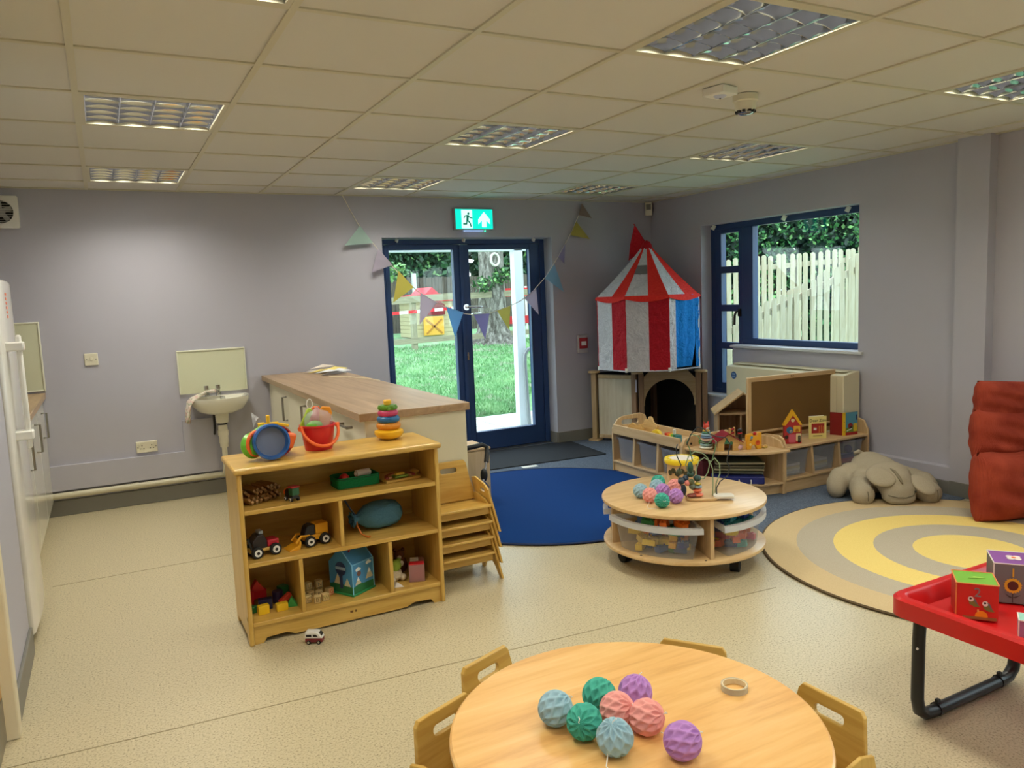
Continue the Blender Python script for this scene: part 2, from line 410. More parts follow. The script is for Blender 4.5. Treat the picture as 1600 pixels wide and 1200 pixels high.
# ---------------------------------------------------------------- L-shaped window
Wn = tag(bpy.data.objects.new('window_1', None), kind='structure'); COL.objects.link(Wn)
X0, X1 = 5.17, 5.24
f = MB()
f.b2((X0,2.01,.455), (X1,2.06,2.035)).b2((X0,.335,1.985), (X1,2.01,2.035)).b2((X0,.335,.935), (X1,1.66,.985)).b2((X0,1.53,.985), (X1,1.66,1.985)).b2((X0,.335,.985), (X1,.36,1.985))
f.b2((X0,1.62,.455), (X1,1.66,.935)).b2((X0,1.66,.455), (X1,2.01,.50))
ob('window_frame', f, NAVYF, Wn, bevel=.004)
s = MB().b2((X0+.002,1.925,.5), (X1-.005,2.01,1.985)).b2((X0+.002,1.66,.5), (X1-.005,1.70,1.985)).b2((X0+.002,1.70,1.95), (X1-.005,1.925,1.985)).b2((X0+.002,1.7,.5), (X1-.005,1.925,.56))
ob('casement_frame', s, NAVYF, Wn, bevel=.004)
for z in (.912, 1.262, 1.615): ob('glazing_bar', MB().b2((X0-.002,1.7,z-.031), (X1-.01,1.925,z+.031)), NAVYF, Wn, bevel=.003)
for z0, z1 in ((.56,.881), (.943,1.231), (1.293,1.584), (1.646,1.95)): ob('glass_pane', MB().b2((5.2,1.695,z0), (5.207,1.93,z1)), GLASS, Wn)
ob('glass_pane', MB().b2((5.2,.358,.98), (5.207,1.535,1.99)), GLASS, Wn)
f2 = MB().b2((X0,-4.9,.935), (X1,-1.6,.985)).b2((X0,-4.9,1.985), (X1,-1.6,2.035))
for y in (-4.9,-3.81,-2.72,-1.65): f2.b2((X0+.001,y,.985), (X1-.001,y+.05,1.985))
ob('window_frame', f2, NAVYF, W2, bevel=.004); ob('glass_pane', MB().b2((5.2,-4.88,.97), (5.207,-1.62,2.0)), GLASS, W2); ob('window_sill', MB().b2((5.03,-4.95,.91), (5.17,-1.55,.934)), SILLM, W2)
h = MB().box((5.165,1.685,1.22), (.02,.03,.07)); h.tube([(5.16,1.685,1.23),(5.13,1.69,1.23),(5.12,1.7,1.2),(5.12,1.705,1.11)], .011, 8)
ob('window_handle', h, BLACK, Wn, smooth=.7)
ob('window_sill', MB().b2((5.02,.29,.91), (5.17,1.665,.934)), SILLM, Wn, bevel=.006)
ob('window_sill', MB().b2((5.03,1.655,.44), (5.17,2.06,.46)), SILLM, Wn, bevel=.006)
for y in (.5, 1.13, 1.98): ob('blind_bracket', MB().box((5.13,y,2.012), (.04,.01,.045), rot=(.4,.3,0)), WHITE, Wn)
# ---------------------------------------------------------------- outside
GRASSM = mat('lawn_soil', (88,120,70), .95, spec=.1)
v = coords(GRASSM); f = noise(GRASSM, v, 1.6, 6, .7); L(GRASSM, ramp(GRASSM, f, [(.34, (164,168,152)), (.44, (112,148,112)), (.56, (124,168,118)), (.7, (164,194,150))]), bsdf(GRASSM).inputs['Base Color'])
bump(GRASSM, noise(GRASSM, v, 30, 4), .6, .03)
def gz(y): return -.03 if y < 4 else .03*(y-4)-.03
g = MB().add([(-15,3.1,-.03),(40,3.1,-.03),(-15,4.9,-.03),(40,4.9,-.03),(-15,45,gz(45)),(40,45,gz(45))], [(0,1,3,2),(2,3,5,4)])
g.add([(5.35,-20,-.03),(40,-20,-.03),(40,3.1,-.03),(5.35,3.1,-.03)], [(0,1,2,3)])
S('lawn', g, GRASSM)
BLADE = mat('grass_blades', (92,146,58), .8, spec=.2)
v = coords(BLADE); f = noise(BLADE, v, 1.3, 5, .7); L(BLADE, ramp(BLADE, f, [(.38, (176,180,160)), (.48, (110,158,106)), (.7, (164,200,150))]), bsdf(BLADE).inputs['Base Color'])
gb = MB(); rg = random.Random(3); vs = []; fs = []
for k in range(26000):
    y = 4.95+9.5*rg.random()**1.5; x = 2.2+(y-2.9)*.52+rg.uniform(-1.0, 1.0)*(1.1+.22*(y-4)); z = gz(y)
    a = rg.uniform(0, PI); w = rg.uniform(.006, .014)*(1+.08*(y-5)); h = rg.uniform(.03, .075); n = len(vs)
    vs += [(x-w*math.cos(a), y-w*math.sin(a), z), (x+w*math.cos(a), y+w*math.sin(a), z), (x+rg.uniform(-.04,.04), y+rg.uniform(-.04,.04), z+h)]; fs.append((n, n+1, n+2))
gb.v, gb.f, gb.m = vs, fs, [0]*len(fs)
me = bpy.data.meshes.new('grass'); me.from_pydata(vs, [], fs); me.materials.append(BLADE)
go = bpy.data.objects.new('grass', me); COL.objects.link(go); tag(go, 'short patchy green grass on the lawn beyond the glass door', 'grass', kind='stuff')
SLAB = mat('concrete_slab', (196,198,192), .8); v = coords(SLAB); L(SLAB, ramp(SLAB, noise(SLAB, v, 8, 5), [(.3, (178,180,174)), (.7, (208,210,206))]), bsdf(SLAB).inputs['Base Color'])
pv = T('paving', 'pale concrete paving slabs just outside the glass door', 'paving', (0,0,0))
for i in range(6):
    for j in range(3): ob('paving_slab', MB().b2((1.5+.6*i+.005, 3.11+.6*j+.005, -.06), (2.1+.6*i-.005, 3.71+.6*j-.005, -.012+.002*((i*7+j*3) % 3))), SLAB, pv)
TIMB = wood('weathered_timber', (160,154,130), (136,128,106), 'x', 6, .8)
TIMBZ = wood('weathered_timber_up', (160,154,130), (136,128,106), 'z', 6, .8)
PALE = wood('new_picket_timber', (178,170,152), (162,150,126), 'z', 6, .75)
# canopy post, beam, handrail
WMET = mat('white_metal', (226,232,236), .4)
cn = T('canopy', 'white canopy post and beam outside the glass door', 'canopy', (0,4.0,0))
ob('post', MB().b2((4.09,0,-.008), (4.20,.1,2.3)), WMET, cn, bevel=.005)
ob('beam', MB().b2((1.2,0,1.945), (4.5,.1,2.2)), WMET, cn, bevel=.005)
hr = MB().tube([(4.18,3.95,-.008),(4.165,3.95,.3),(4.15,3.95,.7),(4.155,3.95,.8),(4.19,3.95,.85),(4.25,3.95,.87),(4.9,3.95,.88)], .022, 10)
tag(ob('handrail', hr, mat('galvanised', (150,154,156), .4, .6), smooth=.8), 'grey galvanised handrail standing beside the white canopy post', 'handrail')
# rail fence
rf = T('rail_fence', 'low timber rail fence across the lawn behind the door', 'fence', (0,13.7,0))
for x, z in ((5.0,1.5),(6.52,1.52),(7.72,1.62),(9.42,1.66),(11.0,1.7)): ob('fence_post', MB().b2((x-.06,-.06,.2), (x+.06,.06,z)), TIMBZ, rf)
for x0, z0, x1, z1, w in ((4.6,1.38,7.75,1.5,.16),(7.75,1.48,11.2,1.55,.15),(4.6,.45,7.75,.5,.13),(7.75,.48,11.2,.55,.13)):
    ob('fence_rail', MB().add([(x0,-.09,z0-w/2),(x1,-.09,z1-w/2),(x1,-.06,z1-w/2),(x0,-.06,z0-w/2),(x0,-.09,z0+w/2),(x1,-.09,z1+w/2),(x1,-.06,z1+w/2),(x0,-.06,z0+w/2)], [(0,3,2,1),(4,5,6,7),(0,1,5,4),(1,2,6,5),(2,3,7,6),(3,0,4,7)]), TIMB, rf)
tp = MB(); 
for k in range(14): tp.add([(4.6+.22*k,-.12,1.06+.008*k),(4.6+.22*(k+1),-.12,1.068+.008*k),(4.6+.22*(k+1),-.12,1.138+.008*k),(4.6+.22*k,-.12,1.13+.008*k),(4.6+.22*k,-.117,1.06+.008*k),(4.6+.22*(k+1),-.117,1.068+.008*k),(4.6+.22*(k+1),-.117,1.138+.008*k),(4.6+.22*k,-.117,1.13+.008*k)], [(0,3,2,1),(4,5,6,7),(0,1,5,4),(1,2,6,5),(2,3,7,6),(3,0,4,7)], k % 2)
tag(ob('barrier_tape', tp, [mat('tape_red', (210,40,50), .5), mat('tape_white', (240,240,240), .5)], loc=(0,13.7,0)), 'red and white barrier tape strung along the timber rail fence', 'tape')
rb = T('road_barrier', 'red and white plastic barrier behind the tree trunk', 'barrier', (9.3,14.6,.28))
ob('board', MB().b2((-.3,-.03,1.14), (.9,.03,1.36)), plas((214,40,48)), rb); ob('board', MB().b2((-.1,-.03,.42), (.9,.03,.62)), plas((214,40,48)), rb)
for x in (-.05, .75): ob('leg', MB().b2((x,-.02,0), (x+.05,.02,1.4)), plas((236,236,236)), rb)
# board fence far behind
FENCED = wood('dark_fence_board', (96,88,78), (66,60,54), 'z', 4, .9)
bf = T('board_fence', 'tall dark close-board fence behind the playhouse', 'fence', (0,19.4,.4))
b = MB(); rg = random.Random(5)
for k in range(95):
    x = 4+.105*k; b.b2((x, rg.uniform(-.012,.012), 0), (x+.095, .03, 1.72+rg.uniform(-.02,.02)))
o = ob('fence_board', b, FENCED, bf); o['kind'] = 'stuff'
for x in (5.6, 8.72, 11.8): ob('fence_post', MB().b2((x-.06,-.12,0), (x+.06,-.02,1.85)), SLAB, bf)
# playhouse
ph = T('playhouse', 'cream plastic playhouse with red roof and yellow half door on the lawn', 'playhouse', (8.3,16.9,.37))
CRP = plas((186,174,140)); 
b = MB()
for k in range(9): b.box((0,.5,.06+.115*k), (1.24,1.0,.105)); 
b.box((0,.5,.53), (1.2,.96,1.04))
ob('wall', b, CRP, ph)
ob('roof', MB().prism([(-.75,1.0),(.75,1.0),(.72,1.16),(.2,1.22),(.0,1.4),(-.2,1.22),(-.72,1.16)], -.06, 1.1, plane='xz'), plas((206,44,62)), ph)
ob('window_hood', MB().prism([(-.36,.62),(.36,.62),(.36,.9),(0,1.14),(-.36,.9)], -.075, .1, plane='xz'), plas((120,28,32)), ph)
d = ob('half_door', MB().b2((-.3,-.1,.05), (.3,-.03,.58)), plas((226,170,70)), ph, bevel=.01)
ob('cross_brace', MB().box((0,-.105,.3), (.62,.02,.05), rot=(0,.7,0)).box((0,-.105,.3), (.62,.02,.05), rot=(0,-.7,0)), plas((176,120,50)), d)
# tree
BARK = mat('bark', (150,146,138), .95); v = coords(BARK, (1,1,.35)); f = noise(BARK, v, 9, 6, .75, .4)
L(BARK, ramp(BARK, f, [(.38, (66,60,54)), (.5, (112,108,102)), (.64, (168,164,158))]), bsdf(BARK).inputs['Base Color']); bump(BARK, f, .8, .05)
tr = T('tree', 'large pale barked tree trunk with flared base behind the right door leaf', 'tree', (8.74,13.9,.24))
tk = MB().lathe([(.66,0),(.50,.12),(.41,.35),(.36,.7),(.335,1.2),(.31,1.9),(.31,2.4),(.30,5)], 28, wob=lambda t, z: 1+.05*math.sin(3*t)+.03*math.sin(7*t+2*z)+(.12*math.sin(5*t+1) if z < .2 else 0))
ob('trunk', tk, BARK, tr, smooth=1.2)
kn = MB().tube([(-.06+.11*math.cos(a), -.325+.01*math.sin(a), 2.1+.15*math.sin(a)) for a in [2*PI*k/16 for k in range(16)]], .03, 8, closed=True)
ob('knot', kn, mat('pale_bark', (206,202,192), .9), tr, smooth=1)
def leaves(mb, c, r, n, rg, size=.09, mi=(0,)):
    vs = []
    for k in range(n):
        while True:
            p = Vector((rg.uniform(-1,1), rg.uniform(-1,1), rg.uniform(-1,1)))
            if .35 < p.length < 1: break
        q = Vector((c[0]+p.x*r[0], c[1]+p.y*r[1], c[2]+p.z*r[2])); s = size*rg.uniform(.6, 1.4)
        R = Euler((rg.uniform(-1.2,1.2), rg.uniform(-1.2,1.2), rg.uniform(0,6.3))).to_matrix()
        i = len(mb.v); mb.v += [tuple(q+R@Vector(w)) for w in ((-s*.5,0,0),(0,-s*.32,0),(s*.6,0,0),(0,s*.32,0))]
        mb.f.append((i, i+1, i+2, i+3)); mb.m.append(rg.choice(mi))
LEAF = [mat('leaf_dark', (34,66,44), .6), mat('leaf_mid', (52,98,58), .55), mat('leaf_light', (112,160,92), .5)]
LEAF2 = [mat('leaf_deep', (30,54,42), .6), mat('leaf_green', (62,116,66), .5), mat('leaf_bright', (140,190,120), .5)]  # dark, mid and bright leaf greens; the inner foliage takes only the dark
def quick(name, mb, mats, parent=None, kind=None):
    me = bpy.data.meshes.new(name); me.from_pydata(mb.v, [], mb.f)
    for q in mats: me.materials.append(q)
    me.polygons.foreach_set('material_index', mb.m)
    o = bpy.data.objects.new(name, me); COL.objects.link(o)
    if parent: o.parent = parent
    if kind: o['kind'] = kind
    return o
rg = random.Random(11)
b = MB(); leaves(b, (-.4,-.3,1.5), (.3,.2,.22), 130, rg, .1, (1,1,2)); leaves(b, (.1,-.38,1.7), (.3,.12,.22), 170, rg, .1, (1,1,2)); quick('side_shoots', b, LEAF, tr, 'stuff')
trees = [((6.0,21.5,.5), (1.85,1.2,2.6), 'dark green bush left of the playhouse above the board fence'), ((9.8,22,.5), (1.85,1.4,2.9), 'dark leafy tree crown directly above the playhouse and fence'),
         ((13.6,21.5,.5), (1.85,1.4,2.9), 'dark green bush behind the pale tree trunk'), ((17.4,22,.5), (1.85,1.4,2.8), 'dark green bush furthest right beyond the door glass')]
for p, r, lab in trees:
    t = T('bush', lab, 'bush', p, group='bushes behind the lawn fence')
    b = MB(); leaves(b, (0,0,2.2), r, 4200, rg, .2, (0,0,0,1,1,2))
    leaves(b, (0,.4,2.2), (r[0]*.95, r[1]*.6, r[2]*.95), 1500, rg, .5, (0,))
    if p[0] < 7: leaves(b, (.9,-4.2,1.75), (.9,.3,.34), 380, rg, .13, (1,2,2)); ob('branch', MB().tube([(0,0,2.2),(.3,-2,2.4),(.6,-4,2.0),(1.5,-4.3,1.8)], [.06,.05,.03,.01], 6), BARK, t)
    quick('foliage', b, LEAF, t, 'stuff')
    ob('stem', MB().cyl((0,0,-.1), (0,0,2.2), .12, .06, 8), BARK, t)
# picket fences outside the window
def picket(x, y, z0, z1, w, th, ang):
    b = MB(); pr = [(-w/2,z0),(w/2,z0),(w/2,z1-w/2)]+[(w/2*math.cos(a), z1-w/2+w/2*math.sin(a)) for a in [PI*k/6 for k in range(1, 6)]]+[(-w/2,z1-w/2)]
    return b.prism(pr, -th/2, th/2, plane='xz')
def pfence(name, lab, p0, p1, n0, n1, sp, w, ztop, zbase, rails, off):
    t = T(name, lab, 'fence', (p0[0], p0[1], 0), math.atan2(p1[1]-p0[1], p1[0]-p0[0]))
    for k in range(n0, n1): ob('picket', picket(0,0, zbase-rg.uniform(0,.03), ztop(k*sp)+rg.uniform(-.015,.015), w*rg.uniform(.94,1.05), .018, 0), PALE, t, loc=(k*sp,0,0), rot=(0, rg.uniform(-.012,.012), 0))
    xa, xb = n0*sp-.05, n1*sp+.05
    for zf in rails:
        z0, z1 = zf(xa), zf(xb)
        ob('fence_rail', MB().add([(xa,off,z0-.04),(xb,off,z1-.04),(xb,off+.035,z1-.04),(xa,off+.035,z0-.04),(xa,off,z0+.04),(xb,off,z1+.04),(xb,off+.035,z1+.04),(xa,off+.035,z0+.04)], [(0,3,2,1),(4,5,6,7),(0,1,5,4),(1,2,6,5),(2,3,7,6),(3,0,4,7)]), PALE, t)
    for x in (xa+.3, (xa+xb)/2, xb-.2): ob('fence_post', MB().b2((x-.04,off+.036,zbase-.3), (x+.04,off+.11,ztop(x)-.1)), PALE, t)
pfence('picket_fence', 'tall pale picket fence with level rounded tops in front of the hedge', (9.07,5.33), (10.46,4.61), -7, 19, .108, .072, lambda s: 1.9+.05*s, -.03, (lambda s: 1.72+.05*s, lambda s: .5), .012)
pfence('picket_fence', 'pale picket fence with sloping top running down beside the window', (6.77,3.04), (7.77,2.58), -7, 16, .0915, .06, lambda s: 1.22+.46*s if s > -.1 else 1.17, -.03, (lambda s: 1.08+.44*s, lambda s: .35+.3*s), .012)
for p, r, lab in (((8.5,8.65,0), (1.2,.8,2.3), 'hedge of glossy green leaves seen through the narrow window panes'), ((10.45,7.4,0), (1.22,.8,2.3), 'hedge of glossy green leaves behind the left part of the picket fence'),
                  ((12.4,6.15,0), (1.22,.8,2.3), 'hedge of glossy green leaves behind the middle of the picket fence'), ((14.35,4.9,0), (1.2,.8,2.3), 'hedge of glossy green leaves behind the right end of the picket fence')):
    t = T('hedge', lab, 'hedge', p, -.57, group='hedge behind the picket fences')
    b = MB(); leaves(b, (0,0,2.0), r, 8000, rg, .085, (0,0,1,1,1,2)); leaves(b, (0,.3,2.0), (r[0]*1.0, .5, r[2]*.98), 1800, rg, .42, (0,)); quick('foliage', b, LEAF2, t, 'stuff')
    ob('stem', MB().cyl((0,0,-.1), (0,0,1.6), .08, .05, 8), BARK, t)
# ---------------------------------------------------------------- back wall, left side
t = T('extractor_fan', 'square white extractor fan high on the back wall at the left picture edge', 'fan', (-.535,2.8,2.172))
ob('casing', MB().plate(rrect(-.11,-.11,.11,.11,.012), [circ(0,0,.078,28)], .035, .004, frame=XZ(-.0175)), WHITE, t)
ob('back_plate', MB().cyl((0,-.012,0), (0,-.002,0), .077, n=24), mat('dark_void', (24,24,26), .8), t)
g = MB()
for k in range(-4, 5):
    z = .017*k; hw = math.sqrt(max(0, .078**2-z*z)); g.box((0,-.026,z), (2*hw,.006,.0035))
ob('grille', g, mat('grille_white', (200,198,190), .4), t)
ob('hub', MB().cyl((0,-.024,0), (0,-.012,0), .03, n=18), mat('fan_grey', (170,170,168), .4), t)
for k in range(5):
    a = 2*PI*k/5; ob('blade', MB().box((0,0,.05), (.04,.003,.045), rot=(0,0,.5)), mat('fan_grey', (170,170,168), .4), t, loc=(0,-.017,0), rot=(0,a,0))
t = T('light_switch', 'small square white switch plate on the wall left of the basin', 'switch', (-.079,2.8,1.123))
ob('plate', MB().box((0,-.005,0), (.088,.01,.088)), CREAM, t, bevel=.003); ob('rocker', MB().box((0,-.011,.005), (.016,.008,.026)), CREAM, t, bevel=.002)
for x in (-.03, .03): ob('screw', MB().cyl((x,-.0115,0), (x,-.0095,0), .004, n=8), STEEL, t)
t = T('power_socket', 'double white power socket low on the wall above the boxing', 'socket', (.231,2.8,.437))
ob('plate', MB().box((0,-.008,0), (.146,.016,.086)), CREAM, t, bevel=.004)
for s in (-1, 1):
    hs = MB()
    for x, z, w, h in ((-.0,.012,.005,.009),(-.011,-.011,.008,.005),(.011,-.011,.008,.005)): hs.box((s*.033+x,-.0165,z), (w,.002,h))
    ob('pin_holes', hs, BLACK, t); ob('rocker', MB().box((s*.033+s*.022,-.018,.024), (.012,.006,.02)), CREAM, t, bevel=.001)
    ob('screw', MB().cyl((s*.062,-.018,0), (s*.062,-.0155,0), .0045, n=8), STEEL, t)
GLB = mat('pale_green_splashback', (212,214,186), .3)
t = T('basin_splashback', 'pale rectangular splashback on the wall behind the basin', 'splashback', (.742,2.8,.975))
ob('board', MB().box((0,-.006,0), (.50,.012,.335)), GLB, t)
fr = MB().box((0,-.009,.1625), (.5,.018,.012)).box((-.246,-.009,-.006), (.009,.018,.325)).box((.246,-.009,-.006), (.009,.018,.325))
ob('edge_trim', fr, mat('cream_trim', (226,226,206), .35), t, bevel=.003)
t = T('worktop_splashback', 'tall pale splashback panel behind the fridge above the left worktop', 'splashback', (-.71,2.8,1.165))
ob('board', MB().box((0,-.006,0), (.65,.012,.49)), GLB, t)
ob('edge_trim', MB().box((0,-.009,.241), (.654,.018,.012)).box((.323,-.009,0), (.012,.018,.494)).box((0,-.008,-.241), (.654,.016,.01)), mat('cream_trim', (226,226,206), .35), t, bevel=.003)
# basin
t = T('wash_basin', 'white wall-hung wash basin with chrome taps and waste pipe', 'basin', (.765,2.8,.78))
out = [(-.21,0),(.21,0),(.215,-.12)]+[(.215*math.cos(a), -.12-.2*math.sin(a)) for a in [PI*k/12 for k in range(1,12)]]+[(-.215,-.12)]
vs = []; fs = []; n = len(out); levels = [(1,0),(1,-.025),(.93,-.06),(.78,-.1),(.5,-.125),(.22,-.13)]
for s, z in levels: vs += [(x*s, (y+.15)*s-.15, z) for x, y in out]
inner = [(.9,.0),(.84,-.012),(.72,-.05),(.4,-.075),(.1,-.078)]
for s, z in inner: vs += [(x*s, (y+.12)*s*.88-.15, z) for x, y in out]
for i in range(len(levels)-1): fs += [(i*n+k, i*n+(k+1) % n, (i+1)*n+(k+1) % n, (i+1)*n+k) for k in range(n)]
o0 = len(levels)*n
for i in range(len(inner)-1): fs += [(o0+i*n+k, o0+i*n+(k+1) % n, o0+(i+1)*n+(k+1) % n, o0+(i+1)*n+k) for k in range(n)]
fs += [(k, (k+1) % n, o0+(k+1) % n, o0+k) for k in range(n)]
fs += [tuple((len(levels)-1)*n+k for k in range(n)), tuple(o0+(len(inner)-1)*n+k for k in range(n))]
ob('bowl', MB().add(vs, fs), CERAM, t, smooth=.8)
for x in (-.085, .0):
    tp = MB().cyl((x,-.06,0), (x,-.06,.05), .016, .014).cyl((x,-.06,.055), (x,-.06,.085), .019, .017, 8); tp.tube([(x,-.06,.03),(x,-.1,.035),(x,-.135,.03),(x,-.14,.015)], .011, 8)
    ob('tap', tp, CHROME, t, smooth=.7)
ob('plug', MB().cyl((.02,-.13,-.02), (.02,-.13,.0), .02), CHROME, t)
w = MB().cyl((0,-.15,-.20), (0,-.15,-.13), .043, .05).cyl((0,-.15,-.225), (0,-.15,-.2), .03).cyl((0,-.15,-.36), (0,-.15,-.225), .034).cyl((0,-.15,-.30), (0,-.15,-.26), .039).cyl((0,-.15,-.39), (0,-.15,-.36), .03).tube([(0,-.15,-.39),(0,-.15,-.52),(-.0,-.12,-.58),(0,-.06,-.61),(0,-.03,-.627)], .02, 10)
ob('waste_pipe', w, CREAM, t, smooth=.6)
ob('pipe_collar', MB().cyl((0,-.15,-.215), (0,-.15,-.203), .036), BLACK, t)
ob('supply_pipe', MB().tube([(-.05,-.08,-.1),(-.05,-.08,-.25),(-.05,-.035,-.3)], .009, 8), BLACK, t)
# tea towel
def grid(nx, ny, fn, mi=0, th=.003):
    b = MB(); vs = [fn(i/(nx), j/(ny)) for j in range(ny+1) for i in range(nx+1)]
    fs = [(j*(nx+1)+i, j*(nx+1)+i+1, (j+1)*(nx+1)+i+1, (j+1)*(nx+1)+i) for j in range(ny) for i in range(nx)]
    return b.add(vs, fs, mi)
TW = mat('printed_towel', (226,216,200), .9); v = coords(TW); f = noise(TW, v, 26, 2, .4, 1)
L(TW, ramp(TW, f, [(.42, (228,222,208)), (.5, (214,178,168)), (.56, (226,222,206)), (.63, (150,158,128)), (.68, (226,220,206))]), bsdf(TW).inputs['Base Color'])
tw = MB()
path = [(-.03,.012,.05),(-.09,.0,.045),(-.15,-.02,.025),(-.2,-.04,.008),(-.232,-.05,-.02),(-.245,-.055,-.08),(-.25,-.055,-.15),(-.252,-.055,-.17)]
pts = []
for i, (x, y, z) in enumerate(path):
    for k in range(9):
        u = k/8-.5; w = .10 if i > 2 else .03+.03*i
        pts.append((x+.012*math.sin(9*u+i), y-.10-u*w*1.4+.0, z+.008*math.cos(12*u+i)))
for i in range(7):
    for k in range(8): tw.f.append((i*9+k, i*9+k+1, (i+1)*9+k+1, (i+1)*9+k)); tw.m.append(0)
tw.v = pts
o = ob('tea_towel', tw, TW, loc=(.765,2.8,.78), smooth=2); tag(o, 'crumpled floral tea towel hanging over the left rim of the basin', 'towel')
md = o.modifiers.new('solid', 'SOLIDIFY'); md.thickness = .012
# waste pipe along the wall
p = MB().cyl((-.45,2.77,.153), (1.08,2.77,.153), .0225, n=14)
for x in (.12, .62): p.cyl((x,2.77,.153), (x+.03,2.77,.153), .027, n=14)
tag(ob('drain_pipe', p, mat('pipe_cream', (206,200,176), .4), smooth=.6), 'long cream drain pipe running along the bottom of the back wall', 'pipe')
# ---------------------------------------------------------------- fridge, left cabinet
FRW = mat('fridge_white', (228,226,222), .18, coat=.3)
t = T('fridge_freezer', 'tall white fridge standing in the recess at the left picture edge', 'fridge', (-.69,.57,0))
ob('body', MB().b2((-.30,-.29,.03), (.27,.29,1.62)), FRW, t, bevel=.008)
ob('plinth', MB().b2((-.28,-.28,0), (.30,.28,.05)), mat('plinth_grey', (110,108,104), .5), t)
dp = [(.275,-.3),(.315,-.3),(.325,-.28),(.333,-.12),(.335,0),(.333,.12),(.325,.28),(.315,.3),(.275,.3)]
d1 = ob('door', MB().prism([(x,y) for x, y in dp], .06, 1.625), FRW, t, bevel=.01, smooth=.6)
h = ob('handle', MB().box((.375,-.2,1.13), (.022,.03,.5)), WHITE, d1, bevel=.008); 
[ob('handle_bracket', MB().b2((.31,-.23,z), (.395,-.17,z+.04)), WHITE, d1, bevel=.006) for z in (1.31, .92)]
ob('door_seal', MB().b2((.268,-.29,.06), (.276,.29,1.61)), mat('seal_grey', (90,90,92), .6), t)
st = MB()
for k in range(6): st.box((.3345,-.06,1.56-.02*k), (.002,.05-.004*(k % 3),.012))
ob('sticker', st, mat('orange_print', (214,112,80), .5), d1)
WOODTOP = wood('oak_worktop', (182,154,120), (156,128,96), 'y', 3, .4, .1)
t = T('base_cabinet', 'white base cabinet in the left recess beyond the fridge', 'cabinet', (-.73,1.86,0))
ob('carcass', MB().b2((-.31,-.93,.1), (.3,.935,.865)), CREAM, t)
ob('plinth', MB().b2((-.28,-.93,0), (.26,.935,.1)), CREAM, t)
for k in range(3):
    y0 = -.93+.622*k; d = ob('door', MB().b2((.302,y0+.003,.115), (.32,y0+.617,.86)), mat('gloss_white_door', (226,224,212), .15, coat=.3), t, bevel=.003)
    yy = y0+.36
    ob('handle', MB().tube([(.32,yy,.79),(.35,yy,.79),(.35,yy,.62),(.32,yy,.62)], .007, 6), STEEL, d)
tag(ob('left_worktop', MB().b2((-1.05,.93,.867), (-.388,2.8,.907)), WOODTOP, bevel=.004), 'short wood-effect worktop beside the fridge in the left recess', 'worktop')
# ---------------------------------------------------------------- island
OAK = wood('island_worktop_oak', (186,158,124), (156,128,96), 'y', 2.2, .38, .1, .8, (.3,.68))
tag(ob('island_worktop', MB().b2((1.105,.12,.865), (1.712,2.79,.905)), OAK, bevel=.003), 'long wood-effect worktop on the island between basin and glass door', 'worktop')
t = T('island_cabinet', 'cream island cabinet with steel handles under the long worktop', 'cabinet', (1.41,1.4,0))
ob('carcass', MB().b2((-.25,-1.22,.1), (.27,1.38,.864)), CREAM, t)
ob('plinth', MB().b2((-.22,-1.2,0), (.25,1.38,.1)), CREAM, t)
ob('end_panel', MB().b2((-.272,-1.26,0), (.285,-1.238,.864)), mat('cream_end_panel', (222,216,190), .4), t, bevel=.002)
ob('back_panel', MB().b2((.27,-1.238,0), (.288,1.385,.864)), mat('cream_end_panel', (222,216,190), .4), t)
for k, (y0, y1, kind) in enumerate(((-1.235,-.64,'drawers'),(-.635,-.04,'drawers'),(-.035,.56,'door'),(.565,1.16,'door'))):
    if kind == 'door':
        d = ob('door', MB().b2((-.27,y0,.115), (-.252,y1,.86)), CREAM, t, bevel=.002)
        yy = y0+.08; 
        ob('handle', MB().tube([(-.27,yy,.8),(-.3,yy,.8),(-.3,yy,.63),(-.27,yy,.63)], .008, 6), STEEL, d)
    else:
        for z0, z1 in ((.115,.43),(.435,.66),(.665,.86)):
            d = ob('drawer', MB().b2((-.27,y0,z0), (-.252,y1,z1)), CREAM, t, bevel=.002); ym = (y0+y1)/2
            ob('handle', MB().tube([(-.27,ym-.08,z1-.06),(-.3,ym-.08,z1-.06),(-.3,ym+.08,z1-.06),(-.27,ym+.08,z1-.06)], .008, 6), STEEL, d)
# paper streamers on the island
cols = [((238,226,214),'pink'),((240,222,130),'yellow'),((236,238,244),'white')]
rg = random.Random(4)
for (c, nm), (x, y, lab) in zip(cols, ((1.55,2.66,'pale pink paper pennant heap at the far end of the island worktop'),(1.57,2.5,'yellow paper pennant strip lying on the far end of the island worktop'),(1.57,2.33,'white paper pennant strip lying nearest on the island worktop'))):
    b = MB()
    for k in range(5):
        s = .1; zz = .003+.006*k; a = rg.uniform(-.4,.4); ox, oy = rg.uniform(-.06,.07), rg.uniform(-.04,.04)
        pts = [(ox-s*math.cos(a), oy-s*math.sin(a), zz), (ox+s*math.cos(a), oy+s*math.sin(a), zz+rg.uniform(0,.02)), (ox-s*.4*math.sin(a)+.02, oy+.09, zz+rg.uniform(0,.03))]
        b.add(pts+[(p[0],p[1],p[2]+.0015) for p in pts], [(0,2,1),(3,4,5),(0,1,4,3),(1,2,5,4),(2,0,3,5)])
    tag(ob('paper_pennants', b, mat('paper_'+nm, c, .8), loc=(x,y,.905)), lab, 'paper', 'spare bunting on the island')
tag(ob('bunting_cord', MB().tube([(1.5,2.2,.908),(1.6,2.1,.907),(1.63,1.95,.907),(1.68,1.8,.907),(1.7,1.6,.907)], .003, 6), mat('cord_cream', (236,228,204), .8)), 'thin cream cord trailing along the edge of the island worktop', 'cord')
